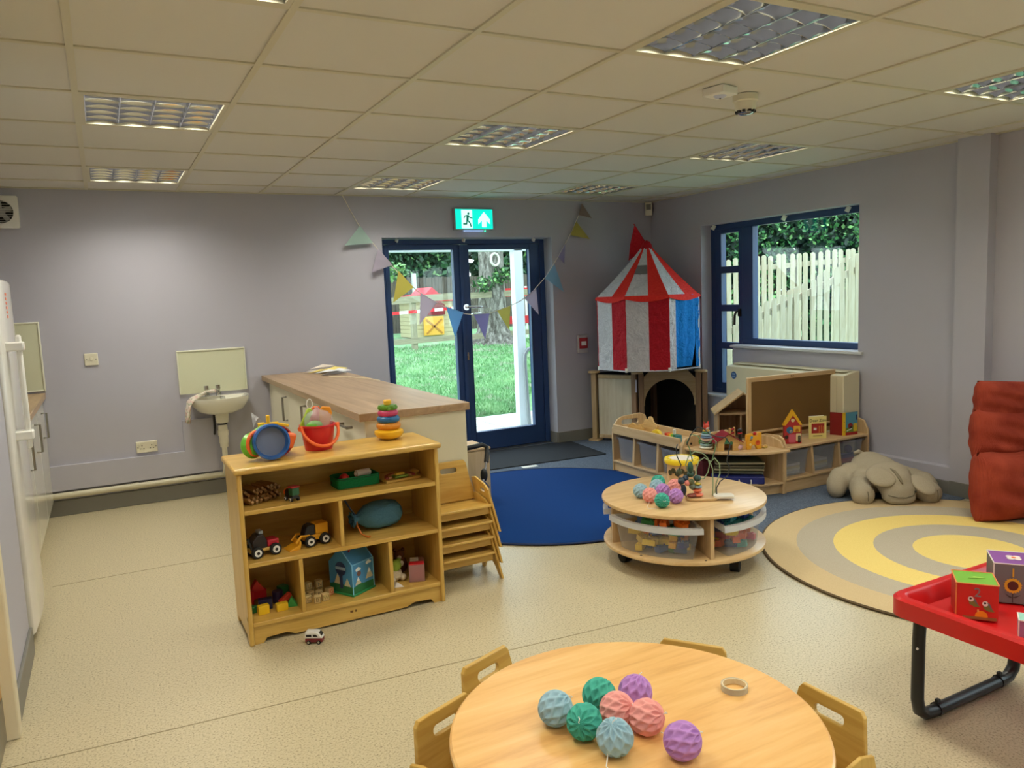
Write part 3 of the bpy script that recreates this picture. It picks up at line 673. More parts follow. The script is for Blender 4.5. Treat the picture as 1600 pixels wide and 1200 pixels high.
# ---------------------------------------------------------------- exit sign, bunting, small wall devices
t = T('exit_sign', 'lit green fire exit sign with running man and arrow above the door', 'sign', (3.035,2.8,2.15))
SGG = mat('sign_green_lit', (0,190,165), .4, emit=(0,212,190), es=1.3); SGW = mat('sign_white_lit', (220,255,245), .4, emit=(200,255,238), es=1.25)
ob('housing', MB().b2((-.19,-.05,-.095), (.19,0,.095)), mat('sign_grey', (150,152,152), .4), t, bevel=.006)
ob('green_panel', MB().b2((-.182,-.054,-.087), (.182,-.05,.087)), SGG, t)
sy = -.056
ob('doorway_symbol', MB().box((-.073,sy+.001,0), (.105,.002,.16)), SGW, t)
MAN = mat('sign_man_green', (0,110,92), .5, emit=(0,120,100), es=.5)
mn = MB().cyl((-.058,sy-.001,.048), (-.058,sy+.001,.048), .011, n=14)
def limb(b, pts, w):
    for p, q in zip(pts, pts[1:]):
        d = math.atan2(q[1]-p[1], q[0]-p[0]); l = math.hypot(q[0]-p[0], q[1]-p[1])
        b.box(((p[0]+q[0])/2, sy-.001, (p[1]+q[1])/2), (l+w*.6, .002, w), rot=(0,-d,0))
limb(mn, [(-.066,.03),(-.07,-.012)], .022); limb(mn, [(-.06,.03),(-.044,.012),(-.024,.008)], .009); limb(mn, [(-.074,.03),(-.092,.028),(-.102,.01)], .009)
limb(mn, [(-.066,-.012),(-.046,-.035),(-.036,-.064)], .012); limb(mn, [(-.072,-.012),(-.08,-.043),(-.11,-.043)], .012)
ob('running_man', mn, MAN, t)
ob('arrow', MB().plate([(.095,.064),(.153,-.002),(.153,-.045),(.117,-.01),(.117,-.07),(.073,-.07),(.073,-.01),(.037,-.045),(.037,-.002)], [], .002, frame=XZ(sy)), SGW, t)
ob('light_guide', MB().b2((-.1,-.045,-.107), (.09,-.02,-.095)), mat('pale_blue_lit', (180,205,255), .3, emit=(170,200,255), es=.6), t)
ob('indicator', MB().ball((.11,-.035,-.103), .008, 8), mat('green_led', (60,220,160), .3, emit=(60,240,170), es=3), t)
t = T('door_bunting', 'string of pastel triangle bunting draped across the glass door', 'bunting', (0,2.765,0))
sp = [(1.854,2.335),(1.91,2.22),(1.969,2.107),(2.06,1.985),(2.148,1.867),(2.3,1.69),(2.465,1.531),(2.62,1.43),(2.759,1.365),(2.9,1.315),(2.99,1.30),(3.15,1.305),(3.34,1.354),(3.48,1.405),(3.619,1.492),(3.77,1.63),(3.914,1.817),(4.06,2.03),(4.207,2.29)]
ob('string', MB().tube([(x,0,z) for x, z in sp], .0035, 6), mat('bunting_string', (232,226,212), .8), t)
FL = [('mint',(196,220,214),(1.985,2.09,2.09,1.945),(1.84,1.925)), ('lilac',(206,198,214),(2.13,1.90,2.25,1.76),(2.06,1.70)), ('yellow',(226,214,120),(2.30,1.71,2.43,1.565),(2.23,1.44)), ('pink',(214,202,214),(2.49,1.515,2.64,1.425),(2.46,1.24)),
 ('blue',(140,190,228),(2.725,1.385,2.89,1.325),(2.79,1.11)), ('violet',(176,172,214),(2.99,1.305,3.15,1.305),(3.09,1.07)), ('yellow',(214,208,140),(3.23,1.325,3.37,1.365),(3.34,1.14)), ('lilac',(206,200,214),(3.52,1.43,3.65,1.52),(3.66,1.27)),
 ('blue',(166,204,226),(3.75,1.61,3.86,1.74),(3.95,1.47)), ('violet',(180,176,212),(3.91,1.81,3.99,1.93),(3.96,1.74)), ('yellow',(216,206,120),(4.05,2.01,4.12,2.14),(4.26,1.97)), ('peach',(190,172,166),(4.165,2.22,4.2,2.29),(4.28,2.10))]
FL[11] = ('peach',(190,172,166),(4.15,2.2,4.19,2.31),(4.29,2.17))
for nm, c, (x0, z0, x1, z1), (tx, tz) in FL:
    b = MB(); pts = [(x0,-.006,z0),(x1,-.006,z1),(tx,-.02,tz)]
    b.add(pts+[(p[0],p[1]+.002,p[2]) for p in pts], [(0,1,2),(3,5,4),(0,3,4,1),(1,4,5,2),(2,5,3,0)])
    M_ = mat('pennant_%s_%d' % (nm, c[0]), c, .85)
    if len(M_.node_tree.nodes) < 4: translucent(M_, .5)
    ob('pennant', b, M_, t)
t = T('fire_call_point', 'red and white fire alarm call point on the wall right of the door', 'alarm', (4.165,2.8,.96))
ob('back_box', MB().b2((-.055,-.03,-.09), (.055,0,.09)), mat('call_clear', (190,184,184), .3), t, bevel=.006)
ob('red_front', MB().b2((-.048,-.04,-.045), (.048,-.03,.06)), plas((176,40,46)), t, bevel=.004)
ob('white_label', MB().b2((-.028,-.042,-.015), (.028,-.04,.025)), WHITE, t)
t = T('motion_sensor', 'small cream motion sensor in the far ceiling corner', 'sensor', (5.0,2.77,2.27), -.75)
ob('body', MB().b2((-.035,-.03,-.065), (.035,.015,.065)), CREAM, t, bevel=.006)
ob('lens', MB().b2((-.024,-.034,-.01), (.024,-.03,.045)), mat('grey_lens', (140,136,124), .3), t, bevel=.002)
t = T('smoke_detector', 'round cream smoke detector on the ceiling', 'detector', (2.74,-.86,2.34))
ob('base', MB().lathe([(0,-.001),(.057,-.001),(.057,-.028),(.052,-.032),(0,-.032)], 28), CREAM, t, smooth=.6)
ob('head', MB().lathe([(.05,-.032),(.047,-.062),(.043,-.072),(.0,-.072)], 28), CREAM, t, smooth=.6)
vt = MB()
for k in range(10): vt.box((.0405*math.cos(.628*k), .0405*math.sin(.628*k), -.076), (.012,.014,.009), rz=.628*k)
ob('vents', vt, BLACK, t)
ob('cap', MB().lathe([(.036,-.072),(.036,-.082),(.025,-.088),(0,-.09)], 20), CHROME, t, smooth=.6)
t = T('occupancy_sensor', 'small square white sensor box on the ceiling left of the smoke detector', 'sensor', (2.53,-.92,2.34), .2)
ob('body', MB().b2((-.055,-.055,-.035), (.055,.055,-.001)), WHITE, t, bevel=.004)
ob('lens', MB().lathe([(.0,-.045),(.02,-.043),(.03,-.035)], 16), mat('sensor_lens', (200,208,235), .3), t, smooth=1)
ob('indicator', MB().ball((0,0,-.046), .004, 8), BLACK, t)
# ---------------------------------------------------------------- toy bookcase
BW = .915
t = T('toy_bookcase', 'low birch bookcase full of wooden toys in front of the island', 'bookcase', (.455,-.245,0))
BD = .36
side = [(0,0),(.045,0),(.055,.03),(BD-.055,.03),(BD-.045,0),(BD,0),(BD,.757),(0,.757)]
for x in (0, BW-.02):
    sp = ob('side_panel', MB().prism(side, x, x+.02, plane='yz'), BIRCHZ, t, bevel=.005)
    for z in (.12, .69): ob('joint_plate', MB().cyl((x-.002 if x == 0 else x+.019, .022, z), (x+.001 if x == 0 else x+.022, .022, z), .009, n=12), mat('pale_dowel', (190,160,100), .4), sp)
ob('top', MB().b2((-.014,-.016,.757), (BW+.014,BD,.785)), BIRCH, t, bevel=.011, seg=3)
ob('back_panel', MB().b2((.02,BD-.012,.03), (BW-.02,BD,.757)), BIRCH, t)
ob('shelf', MB().b2((.02,.004,.577), (BW-.02,BD-.012,.597)), BIRCH, t, bevel=.003)
ob('shelf', MB().b2((.02,.004,.345), (BW-.02,BD-.012,.365)), BIRCH, t, bevel=.003)
ob('bottom_shelf', MB().b2((.02,.004,.08), (BW-.02,BD-.012,.10)), BIRCH, t, bevel=.003)
ob('divider', MB().b2((.425,.006,.365), (.443,BD-.012,.577)), BIRCHZ, t, bevel=.003)
for x in (.232, .645): ob('divider', MB().b2((x,.006,.10), (x+.018,BD-.012,.345)), BIRCHZ, t, bevel=.003)
kp = ob('kick_board', MB().prism([(.02,.0),(.06,.0),(.075,.022),(.16,.026),(.2,.01),(.72,.01),(.76,.026),(.845,.022),(.86,.0),(BW-.02,.0),(BW-.02,.08),(.02,.08)], .015, .03, plane='xz'), BIRCH, t)
ob('burnt_mark', MB().box((.455,.0145,.05), (.014,.001,.01)).box((.475,.0145,.05), (.008,.001,.01)), mat('burn_brown', (110,74,30), .7), kp)
Z0, Z1, Z2, Z3 = .785, .597, .365, .10
# --- on top: netted sand toys
t = T('sand_toy_bundle', 'bundle of sand toys with blue sieve facing forward, on bookcase top', 'toy set', (.63,-.11,Z0))
BLU, RED, GRN, ORG, YEL = plas((38,98,176)), plas((206,34,40)), plas((110,190,60)), plas((244,112,52)), plas((250,196,40))
sv = ob('blue_sieve', MB().lathe([(.062,.0),(.078,.0),(.08,.006),(.078,.04),(.07,.042),(.062,.006)], 32), BLU, t, loc=(-.005,-.02,.08), rot=(PI/2-.12,0,0), smooth=.6)
ob('sieve_mesh', MB().cyl((0,0,.004), (0,0,.008), .064, n=28), milky('sieve_grey', (.8,.85,.95), .75, (128,140,168)), sv)
ob('red_bucket', MB().lathe([(.0,.0),(.05,.0),(.068,.10),(.072,.10),(.072,.108),(.066,.108),(.05,.006)], 28), RED, t, loc=(.035,.14,.068), rot=(PI/2,0,0), smooth=.6)
ob('green_mould', MB().lathe([(0,0),(.05,0),(.058,.015),(.045,.04),(.0,.05)], 24), GRN, t, loc=(-.085,.03,.062), rot=(PI/2-.2,0,.5), smooth=.7)
ob('orange_ring', MB().tube([(.045*math.cos(a), .005, .052*math.sin(a)) for a in [2*PI*k/20 for k in range(20)]], .009, 8, closed=True), ORG, t, loc=(-.06,-.005,.075), rot=(0,0,.5), smooth=1)
rk = MB().box((0,0,0), (.09,.014,.016)).box((0,0,.012), (.016,.014,.06)).box((.06,0,-.008), (.06,.012,.014), rot=(0,.25,0)); rk.box((-.03,0,.0), (.03,.02,.022))
ob('yellow_rake', rk, YEL, t, loc=(.0,.03,.15), bevel=.004)
ob('orange_shovel', MB().box((.085,.01,.07), (.045,.03,.07), rot=(.2,.3,.2)), ORG, t, bevel=.01)
ob('green_handle', MB().tube([(-.08,.03,.11),(-.03,.02,.14),(.03,.03,.135)], .012, 8), GRN, t, smooth=1)
ob('clear_bag', grid(5, 4, lambda u, w: (-.06+.05*u, .06+.05*w, .13+.05*math.sin(3*u+2*w)+.03*w)), milky('clear_film', (.95,.95,.97), .3), t, smooth=2)
# --- bucket
t = T('sand_bucket', 'red toy bucket with orange handle full of sand toys on the bookcase', 'bucket', (.862,-.02,Z0), .1)
ob('pail', MB().lathe([(0,.0),(.062,.0),(.064,.005),(.078,.108),(.084,.11),(.084,.118),(.076,.118),(.06,.008),(0,.008)], 32), RED, t, smooth=.6)
hp = [(.086*math.cos(a), -.03-.062*math.sin(a)*1.0, .108-.082*math.sin(a)) for a in [PI*k/20 for k in range(21)]]
ob('handle', MB().tube(hp, .0075, 8), ORG, t, smooth=1)
for s in (-1, 1): ob('handle_lug', MB().cyl((s*.08,-.02,.108), (s*.095,-.03,.108), .011, n=12), ORG, t)
ob('orange_spade', MB().prism(rrect(-.026,-.045,.026,.045,.02), -.005, .005, plane='xz'), ORG, t, loc=(.0,.02,.155), rot=(.1,.1,.3), bevel=.003)
ob('amber_spade', MB().prism([(-.022,-.05),(.022,-.05),(.03,.02),(.02,.045),(-.02,.045),(-.03,.02)], -.006, .006, plane='xz'), plas((248,160,36)), t, loc=(.04,.0,.15), rot=(.05,.15,-.2), bevel=.003)
ob('lime_spade', MB().prism(rrect(-.016,-.05,.016,.05,.014), -.005, .005, plane='xz'), plas((176,206,60)), t, loc=(-.05,.0,.15), rot=(0,.55,.2), bevel=.003)
ob('green_mould', MB().ball((-.025,-.03,.118), .036, 16, sc=(1.1,.8,.6)), GRN, t, smooth=1)
ob('hanging_loop', MB().tube([(-.02,.01,.185)]+[(-.027+.014*math.sin(a), .01, .215-.022*math.cos(a)) for a in [2*PI*k/14 for k in range(15)]], .002, 6), WHITE, t)
ob('clear_bag', MB().lathe([(.068,.115),(.066,.15),(.045,.175),(.012,.188),(.006,.2)], 16, wob=lambda a, z: 1+.1*math.sin(5*a+20*z)), milky('clear_film', (.95,.95,.97), .3), t, smooth=2)
# --- ring stacker
t = T('ring_stacker', 'wooden stacking rings toy with yellow base on the bookcase top', 'toy', (1.215,.0,Z0))
ob('rocker_base', MB().lathe([(0,.0),(.03,.0),(.058,.012),(.072,.03),(.07,.043),(.05,.052),(0,.052)], 32), plas((238,186,40),.3), t, smooth=.9)
for nm, z, r, h, c in (('orange_ring',.068,.06,.017,(214,136,34)),('blue_ring',.1,.056,.016,(36,104,156)),('pink_ring',.13,.05,.015,(196,64,106))):
    ob(nm, MB().tube([((r-.017)*math.cos(a), (r-.017)*math.sin(a), z) for a in [2*PI*k/24 for k in range(24)]], .0175, 10, closed=True), plas(c,.3), t, smooth=1)
ob('green_flower_ring', MB().lathe([(.012,.147),(.042,.147),(.048,.158),(.042,.169),(.012,.169)], 40, wob=lambda a, z: 1+.08*math.cos(10*a)), plas((96,148,40),.3), t, smooth=1)
ob('peg', MB().lathe([(.012,.04),(.012,.17),(.019,.172),(.02,.19),(.016,.195),(0,.196)], 18), plas((244,190,60),.3), t, smooth=.7)
# --- top shelf: train track, toy train, green tray, puzzle
TRK = wood('track_beech', (176,136,84), (150,110,62), 'x', 8, .5)
def track_mb(L_=.11):
    o = [(-L_/2,-.018),(L_/2,-.018),(L_/2,-.005),(L_/2-.012,-.008),(L_/2-.012,.008),(L_/2,.005),(L_/2,.018),(-L_/2,.018),(-L_/2,.004)]+[(-L_/2-.012+.006*math.cos(a), .007*math.sin(a)) for a in (1.2,2,3.14,4.3,5.1)]+[(-L_/2,-.004)]
    return MB().plate(o, [], .011, .001)
rg = random.Random(21); tme = None
for k in range(16):
    r, c = divmod(k, 8); x = .50+.019*c+rg.uniform(-.006,.006); y = -.13+.012*c+.012*r
    lv = (.012, .024)[r]
    labs = 'wooden train track piece in the heap on the top shelf'
    if k == 0:
        tk0 = T('train_track', labs, 'train track', (x,y,Z1+.02), 0, 'heap of wooden track on the top shelf'); 
        ob('rail_piece', track_mb(), TRK, tk0); ob('groove', MB().b2((-.055,-.011,.0055), (.055,-.008,.0062)).b2((-.055,.008,.0055), (.055,.011,.0062)), mat('groove_dark', (96,66,34), .7), tk0); o = tk0
    else: o = dup(tk0, (0,0,0))
    o.location = (x, y+.02, Z1+.018+.0155*r); o.rotation_euler = (.95, 0, PI/2+.35+rg.uniform(-.15,.15))
    if r: o.location.z += .012; o.location.y += .02
def wheels(t, pts, r, w, tyre, hub, axis='y'):
    for (x, y, z) in pts:
        s = 1 if y > 0 else -1
        wh = ob('wheel', MB().cyl((x,y-w/2,z), (x,y+w/2,z), r, n=20), tyre, t, bevel=r*.12)
        ob('hub', MB().cyl((x,y+s*w*.45,z), (x,y+s*(w*.5+.002),z), r*.62, n=18), hub, wh)
        ob('hub_cap', MB().cyl((x,y+s*w*.5,z), (x,y+s*(w*.5+.004),z), r*.26, n=12), BLACK, wh)
t = T('toy_train', 'small black and orange toy engine beside the heap of track', 'toy train', (.69,-.17,Z1), 1.9)
ob('body', MB().b2((-.035,-.016,.012), (.03,.016,.03)).cyl((-.005,0,.036), (.034,0,.036), .014, n=16), BLACK, t, bevel=.002)
ob('cab', MB().b2((-.04,-.018,.028), (-.008,.018,.062)), plas((40,92,56)), t, bevel=.003); ob('cab_roof', MB().b2((-.043,-.02,.062), (-.003,.02,.068)), plas((150,30,36)), t, bevel=.002)
ob('orange_nose', MB().ball((.036,0,.034), .017, 14, sc=(.6,1,1)), plas((240,112,40)), t, smooth=1)
wheels(t, [(-.024,-.017,.01),(.018,-.017,.01),(-.024,.017,.01),(.018,.017,.01)], .011, .008, BLACK, WHITE)
GTR = fabric('green_felt_tray', (28,120,70), (40,138,82), 200)
t = T('toy_tray', 'green fabric tray of play pieces on the top bookcase shelf', 'tray', (1.015,-.05,Z1), .05)
ob('tray', MB().plate(rrect(-.105,-.065,.105,.065,.02), [rrect(-.098,-.058,.098,.058,.016)], .05, .002, frame=XY(.0255)).plate(rrect(-.1,-.06,.1,.06,.018), [], .004, frame=XY(.003)), GTR, t)
ob('zip_seam', MB().tube([(x,y,.044) for x, y in rrect(-.1062,-.0662,.1062,.0662,.02)], .002, 5, closed=True), mat('dark_green_zip', (18,84,48), .7), t)
def loose(name, mb, m, lab, cat, loc, rot=(0,0,0), group=None, **kw): return tag(ob(name, mb, m, loc=loc, rot=rot, **kw), lab, cat, group)
loose('wooden_roller', MB().cyl((-.035,0,0), (.035,0,0), .019, n=18).cyl((-.042,0,0), (.042,0,0), .01, n=12), mat('cream_roller', (226,214,196), .5), 'white roller with dark ends lying in the green tray', 'toy', (1.055,-.05,Z1+.05), (0,0,.15), bevel=.002)
loose('red_ball', MB().ball((0,0,0), .026, 16), plas((200,40,44)), 'red ball lying in the green fabric tray', 'ball', (.965,-.045,Z1+.0315), smooth=1)
loose('toy_peg', MB().cyl((-.025,0,0), (.025,0,0), .012, n=12), plas((60,36,40)), 'dark peg in the left end of the green tray', 'toy', (.93,-.015,Z1+.018), (0,0,.8), bevel=.002)
loose('toy_brick', MB().box((0,0,0), (.05,.025,.022)), plas((222,120,80)), 'flat orange brick in the green tray in front of the roller', 'toy', (1.02,-.095,Z1+.018), (0,0,.1), bevel=.003)
t = T('rainbow_puzzle', 'wooden arch puzzle board with green middle beside the green tray', 'puzzle', (1.22,-.06,Z1), .12)
ob('board', MB().plate([(-.09,-.075),(.09,-.075)]+circ(0,-.01,.09,14,0,PI,True), [], .012, .002, frame=XY(.0065)), BIRCH, t)
for k, (r, c) in enumerate(((.078,(150,60,50)),(.06,(196,150,110)))): ob('arch', MB().plate(circ(0,-.045,r,18,0,PI,True)+circ(0,-.045,r-.014,18,PI,0,True), [], .01, .001, frame=XY(.018)), plas(c,.5), t)
ob('green_piece', MB().box((0,-.04,.02), (.07,.045,.012)), plas((124,160,60)), t, bevel=.003); ob('yellow_piece', MB().box((0,-.035,.03), (.045,.025,.012)), plas((226,190,70)), t, bevel=.003)
ob('knob', MB().box((.1,.0,.02), (.03,.05,.018)), BIRCH, t, bevel=.008)
# --- middle shelf
t = T('toy_jeep', 'wooden toy jeep with red bonnet and white wheels on the middle shelf', 'toy car', (.555,-.14,Z2), .22)
ob('chassis', MB().b2((-.065,-.03,.022), (.065,.03,.038)), BIRCH, t, bevel=.004)
ob('bonnet', MB().b2((.012,-.03,.038), (.065,.03,.068)), plas((176,26,44)), t, bevel=.005)
ob('cab', MB().prism([(-.05,.038),(.01,.038),(.012,.07),(-.005,.1),(-.03,.1),(-.058,.07)], -.03, .03, plane='xz'), plas((34,28,30)), t, bevel=.004)
ob('grey_seat', MB().b2((-.02,-.02,.1), (.0,.02,.115)), plas((150,156,158)), t, bevel=.003)
ob('rear_rail', MB().tube([(-.06,-.03,.04),(-.075,-.03,.09),(-.075,.03,.09),(-.06,.03,.04)], .005, 6), BLACK, t)
wheels(t, [(-.04,-.038,.026),(.043,-.038,.026),(-.04,.038,.026),(.043,.038,.026)], .026, .018, BLACKM, WHITE)
t = T('toy_digger', 'yellow wooden toy digger with front scoop on the middle shelf', 'toy car', (.775,-.12,Z2), .2)
DY = plas((226,160,30),.4)
ob('chassis', MB().b2((-.04,-.028,.024), (.072,.028,.05)), DY, t, bevel=.004)
ob('engine_box', MB().b2((.012,-.03,.05), (.072,.03,.098)), DY, t, bevel=.004)
ob('cab', MB().prism([(-.045,.05),(.01,.05),(.01,.095),(-.008,.1),(-.03,.092)], -.024, .024, plane='xz'), plas((24,26,36)), t, bevel=.003)
for s in (-1, 1): ob('arm', MB().tube([(-.02,s*.026,.05),(-.06,s*.026,.055),(-.085,s*.026,.03)], .006, 6), DY, t)
ob('scoop', MB().prism([(-.07,.045),(-.076,.02),(-.12,.004),(-.122,.0),(-.07,.0),(-.062,.03)], -.035, .035, plane='xz'), DY, t, bevel=.002)
wheels(t, [(-.022,-.036,.026),(.05,-.036,.026),(-.022,.036,.026),(.05,.036,.026)], .026, .018, BLACKM, WHITE)
BBG = fabric('blue_cotton_bag', (78,126,152), (92,140,164), 300, bs=.5, big=22)
t = T('drawstring_bag', 'blue drawstring cloth bag lying on the middle shelf', 'bag', (1.12,-.05,Z2))
bg_ = MB().lathe([(.0,.115),(.035,.112),(.062,.09),(.072,.04),(.07,-.02),(.058,-.07),(.034,-.1),(.02,-.112),(.026,-.125),(.04,-.14),(.03,-.142)], 36, wob=lambda a, z: 1+.035*math.sin(5*a+18*z)+.03*math.sin(9*a-30*z)+(.16*math.sin(8*a) if z < -.1 else 0))
o = ob('sack', bg_, BBG, t, loc=(.0,0,.066), rot=(0,PI/2,.12), smooth=2); o.scale = (.92,1,1)
ob('drawstring', MB().tube([(-.115,-.01,.07),(-.13,-.03,.1),(-.15,-.04,.13),(-.17,-.035,.17)], .004, 6), mat('navy_cord', (40,56,74), .8), t)
ob('orange_cord', MB().tube([(-.115,-.02,.07),(-.125,-.06,.045),(-.115,-.09,.012),(-.1,-.12,.005),(-.085,-.13,.005),(-.095,-.14,.005),(-.105,-.12,.006)], .0035, 6), plas((206,116,50)), t)
# --- bottom left: coloured blocks
def blk(name, mb, c, lab, loc, rz=0, rot=None): return loose(name, mb, plas(c,.4), lab, 'toy block', loc, rot or (0,0,rz), 'coloured blocks in the bottom left bay', bevel=.002)
cube = lambda s: MB().box((0,0,s/2), (s,s*.6,s))
blk('yellow_block', MB().b2((-.024,-.015,0), (.024,.015,.04)), (240,196,30), 'yellow cuboid block standing left in the bottom bay', (.535,-.15,Z3), .1)
blk('yellow_block', MB().b2((-.025,-.015,0), (.025,.015,.034)), (240,198,40), 'yellow cuboid block standing right in the bottom bay', (.615,-.155,Z3), .05)
blk('green_prism', MB().prism([(-.026,0),(.026,0),(0,.045)], -.015, .015, plane='xz'), (60,160,80), 'green triangular block right of the yellow blocks', (.664,-.13,Z3), -.3)
blk('green_cylinder', MB().cyl((0,0,0), (0,0,.03), .018), (50,120,60), 'green cylinder block at the left wall of the bay', (.495,-.11,Z3))
blk('red_arch', MB().plate([(-.045,0),(-.024,0)]+circ(0,0,.024,8,PI,0,True)+[(.024,0),(.045,0),(.045,.06),(-.045,.06)], [], .03, frame=XZ(0)), (206,36,44), 'red arch block at the back of the bottom left bay', (.53,.0,Z3), .1)
blk('red_block', MB().b2((-.02,-.02,0), (.02,.02,.075)), (196,30,40), 'tall red block against the left side of the bay', (.49,-.03,Z3), .3)
blk('red_prism', MB().prism([(-.035,0),(.035,0),(0,.05)], -.016, .016, plane='xz'), (210,44,44), 'red triangular block on top of the red arch', (.535,.0,Z3+.0602), .1)
blk('navy_block', MB().b2((-.03,-.02,0), (.03,.02,.045)), (40,44,84), 'dark blue block behind the left yellow block', (.555,-.09,Z3), -.15)
blk('purple_cylinder', MB().cyl((0,0,0), (0,0,.055), .024), (60,46,84), 'dark purple cylinder block behind the right yellow block', (.618,-.05,Z3))
blk('red_brick', MB().b2((-.03,-.012,0), (.03,.012,.022)), (228,72,50), 'orange red brick leaning by the green triangle', (.648,-.092,Z3+.002), 0, (.0,-.5,.3))
bpy.data.objects['red_brick'].location.z = Z3+.018
blk('green_block', MB().b2((-.02,-.02,0), (.02,.02,.05)), (50,130,70), 'green cube block at the back right of the bay', (.655,.02,Z3), .4)
# --- letter blocks
LBW = wood('letter_block_lime', (216,190,134), (200,170,112), 'x', 9, .5)
rg = random.Random(9)
letters = 'CBWTHREDSAUN'; lp = [(.735,-.13,0,.2),(.775,-.16,0,-.3),(.812,-.15,0,.1),(.847,-.09,0,.5),(.725,-.075,0,.0),(.76,-.085,0,.3),(.797,-.095,0,-.2),(.735,-.02,0,.5),(.775,-.03,0,.1),(.815,-.04,0,-.2),(.755,-.055,1,.35),(.808,-.05,1,.1)]
lcol = [(120,110,70),(120,104,60),(150,140,80),(206,50,44),(96,100,90),(130,110,60),(120,110,80),(100,90,60),(110,100,70),(120,110,70),(100,120,110),(90,110,110)]
lab = ['letter block C', 'letter block B', 'letter block W', 'letter block with red letter', 'letter block H', 'letter block R', 'letter block E', 'letter block D', 'letter block S', 'letter block A', 'letter block U', 'letter block N']
where = ['front left of the heap', 'in front of the heap', 'front middle of the heap', 'right of the heap by the house box', 'at the left divider', 'left middle of the heap', 'centre of the heap', 'back left of the heap', 'back middle of the heap', 'back right of the heap', 'on top at the left', 'on top at the right']
letters = 'CBWGHREDSAUN'
me0 = mesh('wooden_cube', MB().box((0,0,.0165), (.031,.031,.033)), LBW)
for k, (x, y, l, a) in enumerate(lp):
    t = T('letter_block', 'wooden '+lab[k]+' '+where[k], 'toy block', (x, y, Z3+.0332*l), a, 'wooden letter blocks on the bottom shelf')
    ob('wooden_cube', me0, None, t, bevel=.0025)
    lm = mat('letter_ink_%d' % k, lcol[k], .6)
    ob('letter', MB().text(letters[k], .026, .001, lambda u, w, d: (u, -.0157+d, w+.0165)), lm, t)
    ob('printed_border', MB().plate(rrect(-.014,.0025,.014,.0305,.002,2), [rrect(-.0125,.004,.0125,.029,.001,2)], .0006, frame=XZ(-.0157)), lm, t)
# --- blue house box
t = T('carry_house_box', 'blue house shaped toy box with snowy mountain pictures on the bottom shelf', 'toy box', (.958,-.09,Z3), .52)
HBX = mat('house_sky', (84,150,196), .5); v = coords(HBX); 
gr = N(HBX, 'ShaderNodeSeparateXYZ'); L(HBX, v, gr.inputs[0]); f = noise(HBX, v, 14, 2); ad = N(HBX, 'ShaderNodeMath'); ad.operation = 'MULTIPLY_ADD'; ad.inputs[1].default_value = .03; L(HBX, f, ad.inputs[0]); L(HBX, gr.outputs[2], ad.inputs[2])
rp = N(HBX, 'ShaderNodeValToRGB'); rp.color_ramp.interpolation = 'CONSTANT'; e = rp.color_ramp.elements; e[0].position = 0; e[0].color = (*lin((36,116,70)),1); e[1].position = .062; e[1].color = (*lin((70,140,190)),1)
L(HBX, ad.outputs[0], rp.inputs[0]); L(HBX, rp.outputs[0], bsdf(HBX).inputs['Base Color'])
hw, hd = .07, .075
ob('box', MB().prism([(-hd,.008),(hd,.008),(hd,.15),(.012,.215),(-.012,.215),(-hd,.15)], -hw, hw, plane='yz'), HBX, t)
ob('base_tray', MB().b2((-hw-.006,-hd-.006,0), (hw+.006,hd+.006,.01)), plas((40,140,84)), t, bevel=.003)
mw = mat('snow_print', (226,232,232), .6); mg = mat('mountain_print', (196,190,160), .6)
for x, z, w, h in ((.04,.06,.05,.05),(-.035,.05,.04,.035)):
    p = ob('mountain', MB().plate([(x-w/2,z),(x+w/2,z),(x,z+h)], [], .0008, frame=XZ(-hd-.0006)), mg, t); ob('snow_cap', MB().plate([(x-w/5,z+h*.6),(x,z+h*.5),(x+w/5,z+h*.6),(x,z+h)], [], .0008, frame=XZ(-hd-.0012)), mw, p)
for x, z in ((.03,.135),(-.04,.12)): ob('cloud', MB().plate(circ(x,z,.008,10)[0:10]+[], [], .0008, frame=XZ(-hd-.0006)).plate(circ(x+.01,z+.003,.009,10), [], .0008, frame=XZ(-hd-.0008)).plate(circ(x+.02,z,.007,10), [], .0008, frame=XZ(-hd-.0006)), mw, t)
for y, z, w, h in ((.02,.05,.05,.05),(-.04,.045,.04,.04)): ob('mountain', MB().plate([(y-w/2,z),(y+w/2,z),(y,z+h)], [], .0008, frame=YZ(-hw-.0006)), mg, t)
ob('tower_print', MB().plate(rrect(-.012,.03,.008,.11,.004), [], .0008, frame=YZ(-hw-.0012)).plate(circ(-.002,.125,.034,16), [], .0008, frame=YZ(-hw-.0012)), mat('tower_navy', (40,58,104), .5), t)
ob('window_band', MB().plate(rrect(-.034,.12,.03,.134,.005), [], .0008, frame=YZ(-hw-.002)), mat('tower_pale', (150,180,206), .4), t)
ob('round_patch', MB().plate(circ(-.028,.1,.013,14), [], .0008, frame=XZ(-hd-.0012)), mat('patch_brown', (120,86,74), .6), t)
ob('edge_binding', MB().tube([(-hw,-hd,.01),(-hw,-hd,.15),(-hw,-.012,.215)], .003, 6).tube([(hw,-hd,.01),(hw,-hd,.15),(hw,-.012,.215)], .003, 6).tube([(-hw,-hd,.15),(hw,-hd,.15)], .003, 6), plas((120,186,224)), t)
ob('handle', MB().tube([(-.04,-.03,.20),(-.03,-.035,.235),(.03,-.035,.235),(.04,-.03,.20)], .005, 6), plas((140,30,50)), t)
